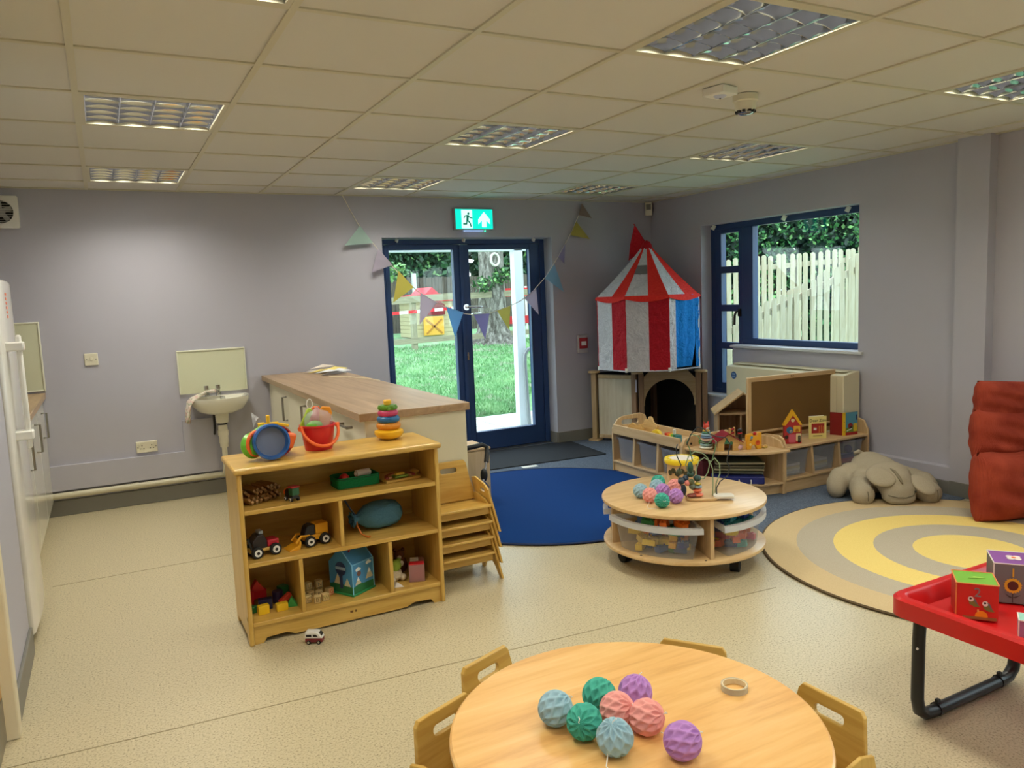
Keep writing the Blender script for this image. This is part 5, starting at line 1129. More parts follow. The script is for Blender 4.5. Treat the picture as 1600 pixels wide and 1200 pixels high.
t = T('picture_book', 'cream lift-the-flap book standing in the middle of the book shelf top', 'book', (4.575,.30,zt), -.42)
CR = plas((232,218,140), .45)
ob('front_cover', MB().b2((-.066,-.004,0), (.066,.0,.165)), CR, t); ob('back_cover', MB().b2((-.066,.0,0), (.066,.004,.165)), CR, t, loc=(-.0,.018,0), rot=(0,0,.30)); ob('page_block', MB().b2((-.064,.0005,.004), (.05,.006,.168)), WHITE, t)
ob('red_panel', MB().b2((-.046,-.0048,.04), (.05,-.004,.112)), plas((164,40,36)), t)
ob('title', MB().text('Dear Zoo', .031, .0008, lambda a, b, q: (a+.001, -.0045+q, b+.134)), mat('title_ink', (70,70,30), .6), t)
ob('author_line', MB().box((.0,-.0043,.021), (.07,.0006,.007)), mat('author_ink', (150,140,84), .6), t)
ob('crate_slats', MB().box((.012,-.0051,.07), (.008,.0006,.05)).box((.028,-.0051,.072), (.008,.0006,.05)).box((.042,-.0051,.07), (.006,.0006,.045)), mat('slat_orange', (206,120,60), .6), t)
ob('label_patch', MB().box((-.02,-.0051,.073), (.022,.0006,.018), rot=(0,.1,0)), WHITE, t)
t = T('board_book', 'open board book with red back and blue picture cover at the shelf end', 'book', (4.80,.255,zt), -.25)
ob('back_cover', MB().b2((-.1,-.003,0), (0,.003,.17)), plas((136,26,28)), t, loc=(0,0,0), rot=(0,0,-1.0))
ob('spine', MB().b2((-.008,-.006,0), (.012,.006,.172)), plas((232,192,40)), t)
for z in (.03,.1): ob('spine_dot', MB().cyl((.002,-.0065,z), (.002,-.0055,z), .003, n=8), BLACK, t)
fc = ob('front_cover', MB().b2((0,-.003,0), (.115,.003,.17)), plas((84,150,176)), t, loc=(.012,0,0), rot=(0,0,.12))
fi = [('red_band', rrect(.0,.0,.115,.022,.001,1), (170,36,34)), ('green_hill', [(.0,.022),(.115,.022),(.115,.06),(.06,.075),(.0,.05)], (110,140,50)), ('yellow_house', rrect(.075,.025,.108,.085,.003,2), (232,196,50)), ('red_tractor', circ(.045,.07,.022,14), (150,34,34)), ('dark_wheel', circ(.05,.052,.014,12), (30,24,24)), ('white_fence', [(.01,.03),(.06,.045),(.06,.052),(.01,.037)], (226,226,206)), ('chimney', rrect(.095,.11,.106,.15,.002,2), (40,60,110))]
for k, (nm, pts, c) in enumerate(fi): ob(nm, MB().plate(pts, [], .0005, frame=XZ(-.0033-.0004*k)), mat('print_%d_%d_%d' % c, c, .6), fc)
# corner unit B : quarter round between A and C
t = T('corner_shelf', 'quarter round birch corner shelf between the two low shelf units', 'shelf unit', (4.13,.655,.0045))
def quarter(r, n=16): return [(0,0)]+[(r*math.cos(a), r*math.sin(a)) for a in [PI+PI/2*k/n for k in range(n+1)]]
ob('top', MB().plate(quarter(.51), [], .018, .004, frame=XY(.314)), PLY, t); ob('base_shelf', MB().plate(quarter(.46), [], .016, .003, frame=XY(.08)), PLY, t)
ob('end_panel', MB().plate([(-.53,0),(-.03,0),(-.03,.36),(-.1,.405),(-.42,.405),(-.5,.385),(-.53,.33)], [], .018, .004, frame=lambda a, b, q: (a, .0+q, b)), PLYZ, t)
ob('end_panel', MB().plate([(-.46,0),(-.01,0),(-.01,.32),(-.238,.325),(-.24,.39),(-.35,.395),(-.43,.375),(-.46,.33)], [], .018, .004, frame=lambda a, b, q: (-.008+q, a, b)), PLYZ, t)
for p in ((-.45,.345),): ob('bolt_cap', MB().cyl((p[0],-.011,p[1]), (p[0],-.009,p[1]), .009, n=10), BLACK, t)
ob('green_bolt', MB().cyl((-.36,-.014,.35), (-.36,-.009,.35), .02, n=12), plas((90,160,70)), t)
ob('kick_board', MB().plate(quarter(.43)[1:]+[(.0,-.41)]+[(.41*math.cos(a), .41*math.sin(a)) for a in [1.5*PI-PI/2*k/12 for k in range(13)]], [], .07, .001, frame=XY(.036)), PLY, t)
# boards and bag stored under the corner shelf
PB = [((118,120,104),'grey puzzle board'),((196,186,150),'cream puzzle board'),((120,110,80),'olive puzzle board'),((206,196,160),'pale puzzle board')]
for k, (c, nm) in enumerate(PB):
    z = .152+.022*k; t = T('puzzle_board', nm+' '+('lowest of the pile above the blue folder','second in the pile under the corner shelf','third in the pile under the corner shelf','on top of the pile under the corner shelf')[k], 'puzzle', (3.95,.46,z), -.75+.04*k, 'puzzle boards under the corner shelf')
    ob('board', MB().plate(rrect(-.17,-.12,.17,.12,.012), [], .012, .002, frame=XY(.0065)), wood('puzzle_ply_%d' % k, c, tuple(int(q*.85) for q in c), 'x', 5, .5), t); ob('picture', MB().plate(rrect(-.155,-.105,.155,.105,.008), [], .002, frame=XY(.0135)), mat('puzzle_print_%d' % k, ((90,110,80),(150,150,110),(100,96,60),(110,122,100))[k], .5), t)
t = T('blue_folder', 'flat blue case with white rope handle under the corner shelf', 'folder', (3.93,.44,.0935), -.72)
ob('folder', MB().b2((-.19,-.15,0), (.17,.13,.05)), plas((40,48,124)), t, bevel=.006)
ob('rope_handle', MB().tube([(.0,-.152,.03),(.005,-.19,.0),(.03,-.205,-.02),(.06,-.2,-.015),(.08,-.17,.01),(.08,-.152,.03)], .0045, 6), mat('white_rope', (226,220,206), .8), t)
t = T('red_bag', 'dark red box at the back left under the corner shelf', 'box', (3.74,.575,.093), 0)
ob('box', MB().b2((-.06,-.04,0), (.06,.06,.15)), mat('dark_red', (90,26,36), .6), t, bevel=.01); ob('lid', MB().b2((-.062,-.042,.15), (.062,.062,.165)), mat('dark_red_lid', (70,22,30), .6), t, bevel=.004)
t = T('blue_tub_lid', 'pale blue plastic case lying on top of the puzzle boards', 'case', (4.02,.53,.2405), -.75)
ob('case', MB().b2((-.08,-.05,0), (.08,.05,.03)), plas((120,150,190)), t, bevel=.004); ob('clip', MB().b2((-.02,-.054,.008), (.02,-.05,.022)), plas((90,120,170)), t)
# toys on the corner shelf
zb = .3282
t = T('fox_stacker', 'grey and cream ring stacker with red fox head on the corner shelf', 'toy', (3.715,.525,zb))
for nm, z, r, c in (('base_ring',.012,.05,(226,226,216)),('teal_ring',.03,.046,(150,180,176)),('dark_ring',.048,.044,(64,56,52)),('peach_ring',.066,.042,(226,186,160)),('blue_ring',.084,.04,(84,112,140)),('pale_ring',.1,.036,(150,180,196)),('green_ring',.115,.032,(60,120,90)),('mustard_ring',.13,.026,(226,180,70))):
    ob(nm, MB().lathe([(.006,z-.009),(r-.008,z-.009),(r,z),(r-.008,z+.009),(.006,z+.009)], 24), plas(c), t, smooth=.8)
fh = ob('fox_head', MB().lathe([(.0,.139),(.018,.14),(.022,.155),(.02,.172),(.008,.18),(0,.181)], 16), plas((214,72,46)), t, smooth=.9)
for s in (-1,1): ob('ear', MB().cyl((s*.014,0,.174), (s*.02,0,.198), .009, .001, 8), plas((206,50,36)), fh)
ob('white_cheeks', MB().ball((0,-.016,.15), .012, 10, sc=(1.3,.6,.8)), WHITE, fh, smooth=1)
t = T('toy_barn', 'wooden toy barn with dark red pitched roof on the corner shelf', 'toy', (3.80,.42,zb), -.45)
ob('front_wall', MB().plate([(-.075,0),(.075,0),(.075,.07),(0,.115),(-.075,.07)], [rrect(-.03,.0,.03,.05,.002,2)], .012, .001, frame=XZ(-.05)), LW, t); ob('rear_wall', MB().plate([(-.075,0),(.075,0),(.075,.07),(0,.115),(-.075,.07)], [], .012, .001, frame=XZ(.06)), LW, t)
ob('green_tree_print', MB().plate([(-.03,.05),(.01,.05),(-.01,.095)], [], .001, frame=XZ(-.0568)).plate(circ(.02,.055,.012,10), [], .001, frame=XZ(-.0568)), plas((60,130,90)), t)
ob('side_wall', MB().b2((-.075,-.05,0), (-.065,.06,.07)), LW, t); 
for s in (-1,1): ob('roof_panel', MB().prism([(0,.118),(s*.1,.055),(s*.1,.063),(0,.128)], -.075, .085, plane='xz'), plas((140,30,40)), t)
t = T('toy_animal', 'pink and white toy animal beside the barn on the corner shelf', 'toy', (3.86,.345,zb), .3)
ob('body', MB().ball((0,0,.02), .02, 12, sc=(1.3,.8,1)).ball((.022,-.004,.03), .011, 10), plas((220,180,190)), t, smooth=1)
for x in (-.014, .014): ob('leg', MB().cyl((x,0,0), (x,0,.012), .005, n=8), plas((220,180,190)), t)
t = T('toy_figures', 'dark toy figure behind the orange castle on the corner shelf', 'toy', (3.98,.47,zb), 0)
ob('body', MB().cyl((0,0,0), (0,0,.09), .016, .011).ball((0,0,.105), .017, 12), plas((30,26,28)), t); ob('scarf', MB().lathe([(.012,.083),(.018,.087),(.012,.092)], 14), plas((196,40,40)), t)
t = T('toy_gate', 'red toy ladder panel behind the barn on the corner shelf', 'toy', (3.925,.49,zb), .2)
for s in (-.025,.025): ob('post', MB().b2((s-.005,-.006,0), (s+.005,.006,.13)), LW, t)
for k in range(4): ob('rung', MB().b2((-.022,-.004,.03+.027*k), (.022,.004,.044+.027*k)), plas((184,40,44)), t)
t = T('toy_castle', 'orange and yellow wooden castle wall toy on the corner shelf', 'toy', (3.955,.315,zb), -.3)
ob('wall_panel', MB().plate([(-.055,0),(-.025,0)]+circ(-.002,.012,.02,6,PI,0,True)+[(.022,0),(.055,0),(.055,.115),(.03,.115),(.025,.095),(-.005,.095),(-.012,.11),(-.055,.105)], [circ(-.025,.07,.011,12)], .03, .002, frame=XZ(0)), plas((236,170,40)), t)
print_on(t, [('blue_spot', circ(-.02,.085,.01,10), (90,150,190)), ('orange_spot', circ(.025,.045,.018,12), (226,96,40)), ('red_spot', circ(.025,.05,.009,10), (206,60,40)), ('pale_spot', circ(-.03,.035,.009,10), (244,220,140))], -.0158)
ob('side_wall', MB().b2((-.11,.0,0), (-.055,.014,.06)), LW, t, rot=(0,0,0)); ob('red_knob', MB().ball((.01,0,.108), .012, 10), plas((196,30,36)), t, smooth=1)
t = T('toy_car', 'small pale wooden toy right of the orange castle', 'toy', (4.035,.29,zb), .2)
ob('body', MB().b2((-.022,-.011,.007), (.022,.011,.022)), LW, t, bevel=.004)
for x in (-.012,.012): ob('wheel', MB().cyl((x,-.013,.008), (x,.013,.008), .008, n=12), plas((206,180,90)), t)
# ---------------------------------------------------------------- low round tub table on castors
LT = (2.722,-.395); BEFORE = set(bpy.data.objects)
t = T('tub_table', 'low round birch table on castors with clear tubs between two discs', 'table', (*LT,0))
ob('top', MB().plate(circ(0,0,.437,72), [], .02, .006, frame=XY(.342)), MAPLE, t, smooth=.6); ob('base_disc', MB().plate(circ(0,0,.432,72), [], .02, .006, frame=XY(.108)), MAPLE, t, smooth=.6)
va = math.atan2(-3.28, -2.75)     # towards the camera
for k in range(4):
    a = va+.36+PI/2*k
    ob('upright_panel', MB().b2((.10,-.01,.118), (.40,.01,.332)), PLYZ, t, rot=(0,0,a))
for a in (2.79, -1.36, .70):
    cx, cy = .33*math.cos(a), .33*math.sin(a)
    w = ob('castor', MB().box((cx,cy,.092), (.05,.05,.012), rz=a).box((cx,cy,.066), (.034,.055,.042), rz=a+.4), BLACK, t, bevel=.004)
    dx, dy = math.cos(a+.4)*.022, math.sin(a+.4)*.022
    ob('castor_wheel', MB().cyl((cx-dx,cy-dy,.034), (cx+dx,cy+dy,.034), .034, n=18), BLACKM, w)
for a in (va-.55, va+.27): ob('screw_cap', MB().cyl((.405*math.cos(a),.405*math.sin(a),.1175), (.405*math.cos(a),.405*math.sin(a),.119), .007, n=10), mat('screw_dark', (70,50,40), .5), t)
# wedge tubs: sector trays
def wedge_tub(h=.165):
    k = .86
    def ol(s, r1): 
        a = .64*s; return [(.10*math.cos(q)+.03, .10*math.sin(q)) for q in (-a, a)]+[(r1*math.cos(q), r1*math.sin(q)) for q in [a-2*a*i/12 for i in range(13)]]
    o0, o1 = ol(.86,.385), ol(.97,.405); n = len(o0)
    vs = [(x,y,0) for x, y in o0]+[(x,y,h) for x, y in o1]
    fs = [tuple(range(n))]+[(i*n+j, i*n+(j+1) % n, (i+1)*n+(j+1) % n, (i+1)*n+j) for i in range(1) for j in range(n)]
    return MB().add(vs, fs)
def wedge_rim(h=.165):
    def ol(s, r1):
        a = .64*s; return [(.10*math.cos(q)+.03, .10*math.sin(q)) for q in (-a, a)]+[(r1*math.cos(q), r1*math.sin(q)) for q in [a-2*a*i/12 for i in range(13)]]
    b = MB(); n = 15; R = [(ol(.97,.406),h-.004),(ol(.97,.406),h+.003),(ol(1.035,.433),h+.003),(ol(1.035,.433),h-.026),(ol(1.02,.428),h-.026),(ol(1.02,.428),h-.004)]
    vs = [(x, y, z) for o, z in R for x, y in o]
    return b.add(vs, [(i*n+j, i*n+(j+1) % n, ((i+1) % 6)*n+(j+1) % n, ((i+1) % 6)*n+j) for i in range(6) for j in range(n)])
WT = mesh('tub', wedge_tub(), milky('tub_plastic', (.93,.95,.97), .20, (206,210,216)))
WR = mesh('rim', wedge_rim(), milky('rim_plastic', (.95,.96,.98), .62, (232,235,240)), .5)
tubs = [('clear wedge tub of mixed bricks at the front of the low round table', va-.43), ('clear wedge tub of bricks at the right of the low round table', va+1.145), ('clear wedge tub at the far side of the low round table', va+2.715), ('clear wedge tub at the left of the low round table', va-2.0)]
rg = random.Random(17)
CC = [(30,120,60),(206,50,40),(40,84,150),(236,120,40),(246,206,60),(60,150,90),(40,60,140),(230,170,40)]
names_ = {(30,120,60):'green',(206,50,40):'red',(40,84,150):'blue',(236,120,40):'orange',(246,206,60):'yellow',(60,150,90):'light green',(40,60,140):'dark blue',(230,170,40):'amber'}
bme = {}
def stud_brick(c, w, d, h):
    b = MB().b2((-w/2,-d/2,0), (w/2,d/2,h))
    for x in (-w/4, w/4):
        for y in (-d/4, d/4): b.cyl((x,y,h), (x,y,h+.006), d*.16, n=8)
    return mesh('toy_brick', b, plas(c))
for ti, (lab, a) in enumerate(tubs):
    tb = T('clear_tub', lab, 'tub', (*LT,.119), a, 'wedge tubs in the low round table')
    ob('tub', WT, None, tb); ob('rim', WR, None, tb)
    n = (68, 48, 4, 4)[ti]
    for k in range(n):
        r = .16+.19*rg.random()**.6; q = rg.uniform(-.47,.47); lay = min(3, k % 5) if ti < 2 else 0
        if ti == 0:
            c = CC[4] if (q < .05 and lay < 3 and k % 3) else rg.choice(CC)
            if lay == 3: c = rg.choice([CC[0],CC[1],CC[2],CC[3],CC[3]])
        else: c = rg.choice([(220,80,110),(236,120,90),(246,206,60),(60,160,150),(40,60,140)]) if lay < 3 else rg.choice([CC[7],(30,120,140),CC[6]])
        if c not in bme: bme[c] = stud_brick(c, .066, .036, .030)
        x, y = LT[0]+r*math.cos(a+q), LT[1]+r*math.sin(a+q)
        o = ob('toy_brick', bme[c], None, loc=(x, y, .126+.035*lay+(.03 if k % 5 == 4 and ti < 2 else 0)+rg.uniform(0,.004)), rot=(rg.uniform(-.2,.2), rg.uniform(-.2,.2), rg.uniform(0,3)))
        lev = ('at the bottom of','low in','midway up','on top in')[lay]
        tag(o, '%s toy brick %s the %s tub of the low round table' % (names_.get(c, {(220,80,110):'pink',(236,120,90):'coral',(60,160,150):'teal',(30,120,140):'dark teal'}.get(c,'coloured')), lev, ('front','right','far','left')[ti]), 'toy brick', 'toy bricks in the wedge tubs')
# honeycomb paper balls
def honey_mesh(n=20, rows=6, nu=100, nv=44):
    # tissue leaves glued in alternating rows: ridges zigzag round the ball and leave open cells between them
    vs = []; fs = []
    for j in range(nv+1):
        th = PI*j/nv; amp = .46*math.cos(rows*th)
        for i in range(nu):
            u = i/nu*n; best = 9
            for m_ in range(-1, 2):
                base = 2*(math.floor(u/2)+m_); best = min(best, abs(u-(base+.5+amp)), abs(u-(base+1.5-amp)))
            cell = min(1, max(0, (best-.1)/.55)); r = 1-.17*cell*min(1, 2.2*math.sin(th))
            vs.append((r*math.sin(th)*math.cos(2*PI*i/nu), r*math.sin(th)*math.sin(2*PI*i/nu), -math.cos(th)*r))
    for j in range(nv): fs += [(j*nu+i, j*nu+(i+1) % nu, (j+1)*nu+(i+1) % nu, (j+1)*nu+i) for i in range(nu)]
    return MB().add(vs, fs)
HB = honey_mesh()
BALLC = {'blue': (170,206,222), 'teal': (84,184,164), 'pink': (252,178,172), 'purple': (200,150,220)}
HM = {}
for nm, c in BALLC.items():
    M = mat('tissue_'+nm, c, .85, spec=.1)
    translucent(M, .12)
    HM[nm] = mesh('paper_ball', HB, M, 2.0)
def ball(nm, x, y, z, r, lab, grp, rot):
    t = T('paper_ball', lab, 'paper ball', (x, y, z+r*.985), 0, grp, rot=rot)
    o = ob('tissue_honeycomb', HM[nm], None, t); o.scale = (r, r, r)
    ob('string_tab', MB().tube([(0,0,r*.9),(.004,.002,r*1.05),(.012,.0,r*1.12),(.016,.004,r*1.0)], .0012, 5), WHITE, t)
g1 = 'honeycomb paper balls on the foreground table'; Z = .42
R1 = .043
for nm, x, y, lab, rot in (('blue',.905,-2.078,'pale blue paper honeycomb ball, leftmost on the foreground table',(.3,.9,.2)),('teal',.932,-2.165,'teal paper honeycomb ball in front of the leftmost pale blue one, foreground table',(.2,-1.2,.5)),
  ('teal',1.03,-2.083,'teal paper honeycomb ball at the back of the foreground table heap',(.5,1.0,1)),('purple',1.115,-2.118,'purple paper honeycomb ball at the back of the foreground table heap',(.2,.3,.6)),
  ('pink',1.028,-2.162,'pink paper honeycomb ball in the middle of the foreground table heap',(1.0,.5,.3)),('pink',1.068,-2.225,'pink paper honeycomb ball right of the middle pink one, foreground table',(1.2,.3,.5)),
  ('blue',.955,-2.255,'pale blue paper honeycomb ball at the front of the foreground table heap',(.2,-.3,0)),('purple',1.075,-2.345,'purple paper honeycomb ball apart from the heap, lowest in the picture',(1.1,.5,.8))):
    ball(nm, x, y, Z, R1, lab, g1, rot)
g2 = 'honeycomb paper balls on the low round table'; R2 = .0395
Z = .335
for nm, x, y, lab, rot in (('blue',2.535,-.275,'pale blue paper honeycomb ball, leftmost on the low round table',(.3,.6,.2)),('teal',2.73,-.18,'teal paper honeycomb ball at the back of the low round table',(.3,.5,.4)),('blue',2.66,-.255,'pale blue paper honeycomb ball in the middle of the low round table heap',(.2,.2,.1)),
  ('pink',2.52,-.375,'pink paper honeycomb ball at the front left of the low round table heap',(.4,.3,.7)),('pink',2.745,-.305,'pink paper honeycomb ball at the back right of the low round table heap',(.6,.2,.2)),('purple',2.63,-.345,'purple paper honeycomb ball behind the front teal one, low round table',(.2,.6,.9)),
  ('teal',2.505,-.495,'teal paper honeycomb ball at the front of the low round table heap',(1.45,.0,-.6)),('purple',2.615,-.47,'purple paper honeycomb ball at the right of the low round table heap',(.3,.4,.2))):
    ball(nm, x, y, Z, R2, lab, g2, rot)
tag(ob('string', MB().tube([(2.49,-.41,.35),(2.45,-.44,.337),(2.44,-.47,.336),(2.47,-.5,.336)], .0013, 5), WHITE), 'thin white string from the pink ball on the low round table', 'string')
tag(ob('string', MB().tube([(.925,-2.27,.44),(.91,-2.285,.424),(.905,-2.31,.4215),(.895,-2.345,.4215)], .0016, 5), WHITE), 'thin white string hanging from the front pale blue ball', 'string')
tag(ob('string', MB().tube([(1.09,-2.25,.43),(1.11,-2.28,.4215),(1.105,-2.31,.4215),(1.09,-2.335,.43)], .0013, 5), WHITE), 'thin white string between the pink ball and the lone purple ball', 'string')
# drum
t = T('toy_drum', 'wooden toy drum with yellow rim at the back of the low round table', 'drum', (2.98,-.085,.335))
ob('shell', MB().lathe([(0,.0),(.084,.0),(.084,.11),(0,.11)], 36), wood('drum_wood', (214,180,140), (196,160,116), 'z', 6, .5), t, smooth=.6)
ob('yellow_rim', MB().lathe([(.07,.128),(.098,.128),(.102,.12),(.102,.108),(.098,.1),(.084,.1),(.07,.11)], 40), plas((244,214,40)), t, smooth=.6)
ob('skin', MB().cyl((0,0,.125), (0,0,.1275), .073, n=36), mat('drum_skin', (226,218,212), .6), t)
ds = MB()
for k in range(18): a = 2*PI*k/18; ds.cyl((.081*math.cos(a),.081*math.sin(a),.128), (.081*math.cos(a),.081*math.sin(a),.129), .006, n=6)
ob('rim_print', ds, mat('drum_print', (196,176,60), .6), t)['kind'] = 'stuff'
for k in range(7):
    a = va-.9+.3*k; ob('leaf_print', MB().cyl((.0845*math.cos(a),.0845*math.sin(a),.05+.015*(k % 2)), (.0855*math.cos(a),.0855*math.sin(a),.05+.015*(k % 2)), .017, n=7), mat('drum_leaf', (70,66,40), .6), t)
# bead maze
t = T('bead_maze', 'wooden bead maze with green wires on the low round table', 'toy', (2.80,-.50,.335), -.55)
ob('base', MB().plate(rrect(-.115,-.055,.06,.055,.05,6), [], .016, .004, frame=XY(.0085)), MAPLE, t)
ob('white_foot', MB().plate(rrect(.03,-.05,.135,.02,.018,4), [], .014, .003, frame=XY(.0185)), mat('pale_foot', (226,220,206), .4), t)
GW = [plas((52,120,84)), plas((126,168,120)), plas((40,50,60)), plas((96,140,104))]
GP = plas((150,172,136))
ob('green_wire', MB().tube([(.03,.0,.016),(.032,.0,.09),(.03,.0,.16),(.015,.0,.205),(-.012,.0,.222),(-.04,.0,.205),(-.055,.0,.16),(-.055,.0,.11),(-.05,.0,.02)], .003, 6), GP, t, smooth=2)
ob('green_wire', MB().tube([(.045,.02,.016),(.052,.02,.08),(.072,.02,.13),(.07,.02,.185),(.045,.02,.215),(.02,.02,.19),(.01,.02,.14),(-.01,.025,.105),(-.05,.03,.1),(-.09,.03,.13),(-.105,.03,.18),(-.09,.03,.225),(-.055,.03,.25),(-.015,.03,.24),(.01,.03,.215),(.02,.03,.18)], .003, 6), GP, t, smooth=2)
ob('green_wire', MB().tube([(-.07,.02,.2),(-.085,.02,.27),(-.1,.02,.3),(-.075,.02,.345),(-.04,.02,.335),(-.015,.02,.30),(.01,.02,.29),(.04,.02,.32),(.055,.02,.30),(.045,.02,.25),(.03,.02,.2)], .0028, 6), GW[3], t, smooth=2)
ob('black_wire', MB().tube([(-.11,-.01,.016),(-.145,-.01,.10),(-.15,-.01,.15),(-.135,-.01,.19),(-.155,-.01,.235),(-.16,-.01,.275),(-.152,-.01,.30)], .003, 6), GW[2], t, smooth=2)
ob('black_wire', MB().tube([(-.1,.01,.29),(-.08,.01,.345),(-.045,.01,.385),(-.01,.01,.375),(.02,.01,.345),(.06,.01,.33),(.1,.01,.325),(.125,.01,.29),(.115,.01,.24),(.105,.01,.2),(.12,.01,.165),(.11,.01,.12),(.07,.01,.09),(.05,.0,.06),(.05,.0,.016)], .0028, 6), GW[2], t, smooth=2)
for nm, x, y, z, r, c, sc in (('coral_disc',-.05,-.01,.03,.036,(236,130,100),(1,1,.35)),('coral_disc',-.052,-.01,.055,.03,(226,110,70),(1,1,.4)),('pale_disc',-.05,-.01,.075,.028,(140,160,170),(1,1,.35)),('olive_disc',-.05,-.01,.092,.022,(170,150,50),(1,1,.5)),('teal_bead',-.05,.0,.122,.024,(52,84,84),(1,1,.85)),('green_bead',-.085,.0,.145,.022,(36,72,58),(1,1,.8)),('green_bead',-.085,.0,.185,.03,(34,76,60),(.6,1,1.3)),
  ('navy_bead',-.135,-.01,.11,.022,(46,66,80),(1,1,1)),('pink_bead',-.105,-.02,.10,.018,(236,140,130),(1,1,1)),('blue_bead',-.11,.01,.12,.02,(50,72,96),(1,1,1)),('olive_bead',-.085,-.02,.105,.02,(90,96,60),(1,1,1)),('grey_bead',-.08,-.02,.08,.02,(96,106,90),(1,1,1)),('navy_bead',-.125,-.02,.06,.018,(30,44,56),(1,1,2)),('green_bead',-.145,.0,.16,.018,(76,86,60),(1,1,1.3)),('maroon_bead',-.085,-.03,.03,.022,(130,60,50),(1.4,1,.6))):
    ob(nm, MB().ball((x,y,.016+(z-.016)*.92), r*.85, 14, sc=sc), plas(c), t, smooth=1)
for o in set(bpy.data.objects)-BEFORE:      # things standing on the low table top
    if o.parent is None and o.get('category') and o['label'].find('low round table') > 0 and (o.location.z > .33 or o.name.startswith('string')) and o['category'] not in ('toy brick', 'tub', 'table'):
        o.location += Vector((-.043, -.05, .0172))
# ---------------------------------------------------------------- plush elephant
EL = fabric('elephant_plush', (162,152,132), (184,174,154), 420, bs=.5); ELI = fabric('elephant_ear_lining', (162,140,126), (176,154,140), 420)
t = T('plush_elephant', 'big floppy grey plush elephant lying on its belly at the rug edge', 'plush toy', (4.545,-.255,.005), 0)
t.scale = (.88,.88,.88)
# local axes: u along camera right, w away from camera
th = math.atan2(-.467, .883)
def EU(u, w, z): return (u*math.cos(th)-w*math.sin(th), u*math.sin(th)+w*math.cos(th), z)
def ell(b, u, w, z, r, n=16): b.T = Matrix.Translation(Vector(EU(u,w,z))) @ Matrix.Rotation(th, 4, 'Z') @ Matrix.Diagonal((*r,1)); b.ball((0,0,0), 1, n); b.T = Matrix.Identity(4)
b = MB()
ell(b, .02,.16,.155,(.20,.20,.15)); ell(b, .0,.20,.21,(.14,.14,.11))                 # body, back hump
for u, w, z, r in ((.16,.18,.13,.12),(.24,.17,.11,.105),(.31,.14,.10,.095),(.36,.08,.09,.09),(.37,.05,.07,.085)): ell(b, u, w, z, (r,r,r*.95))   # right hind leg out to the side
for u, w, z, r in ((-.17,.16,.15,.10),(-.25,.15,.12,.10),(-.29,.12,.09,.09),(-.30,.10,.07,.085)): ell(b, u, w, z, (r*.85,r,r))                # left hind leg
for u, w, z, r in ((-.14,.04,.13,.09),(-.18,-.05,.10,.088),(-.195,-.10,.085,.085),(-.195,-.12,.07,.09)): ell(b, u, w, z, (r*.95,r,r*1.0))           # left front leg
for u, w, z, r in ((.16,.0,.12,.09),(.22,-.07,.10,.09),(.265,-.13,.085,.088),(.285,-.155,.07,.088)): ell(b, u, w, z, (r,r,r*.95))             # right front leg
ell(b, .04,-.04,.19,(.155,.13,.10)); ell(b, .045,-.12,.14,(.135,.11,.11)); ell(b, .05,-.17,.10,(.125,.085,.085))   # head
ell(b, .045,-.20,.05,(.12,.06,.05)); ell(b, .045,-.155,.05,(.115,.08,.05)); ell(b, .035,-.115,.17,(.05,.09,.085))                                    # trunk base flopped down
body = ob('body', b, EL, t, smooth=2)
md = body.modifiers.new('remesh', 'REMESH'); md.mode = 'VOXEL'; md.voxel_size = .013; md.use_smooth_shade = True
md = body.modifiers.new('smooth', 'SMOOTH'); md.factor = .6; md.iterations = 5
def ear(us, lining):
    b = MB(); n = 14; vs = []
    top = [EU(*p) for p in us]; c = Vector(top[0])*0
    for p in top: c += Vector(p)/len(top)
    vs = [c+Vector((0,0,.018))]+[Vector(p) for p in top]; k = len(top)
    b.add(vs, [(0,1+i,1+(i+1) % k) for i in range(k)])
    return b
for us in ([(-.19,-.13,.215),(-.17,-.18,.165),(-.10,-.225,.14),(-.01,-.235,.15),(.025,-.205,.205),(-.02,-.14,.255),(-.09,-.09,.275),(-.16,-.085,.26)], [(.115,-.16,.19),(.13,-.24,.125),(.19,-.285,.085),(.27,-.285,.085),(.30,-.235,.125),(.26,-.15,.185),(.18,-.10,.21)]):
    e = ob('ear', ear(us, 0), EL, t, smooth=2); md = e.modifiers.new('solid', 'SOLIDIFY'); md.thickness = .034; md.offset = 0
    md = e.modifiers.new('sub', 'SUBSURF'); md.levels = 2; md.render_levels = 2
def cst(p, q, n): return [tuple(Vector(p).lerp(Vector(q), i/n)) for i in range(n+1)]
ob('forehead_fold', MB().tube([EU(.0,-.10,.262),EU(.02,-.16,.245),EU(.035,-.21,.20),EU(.045,-.235,.165)], [.004,.01,.012,.004], 8), mat('fold_plush', (136,128,108), .95), t, smooth=2)
ob('mouth_seam', MB().tube([EU(-.06,-.235,.085),EU(.0,-.258,.07),EU(.06,-.262,.068),EU(.12,-.245,.078),EU(.15,-.22,.1)], .0035, 6), mat('seam_plush', (112,104,86), .95), t)
ob('eye', MB().ball(EU(.14,-.235,.105), .008, 10), BLACK, t)
ob('tail', MB().tube([EU(-.03,.26,.29),EU(-.07,.24,.315),EU(-.11,.22,.31)], [.02,.018,.012], 8), EL, t, smooth=2)
for u, w in ((-.195,-.2125),(.30,-.246)): ob('leg_seam', MB().tube([EU(u,w+.012,.11),EU(u,w,.075),EU(u,w+.004,.04)], .003, 6), mat('seam_plush', (112,104,86), .95), t)
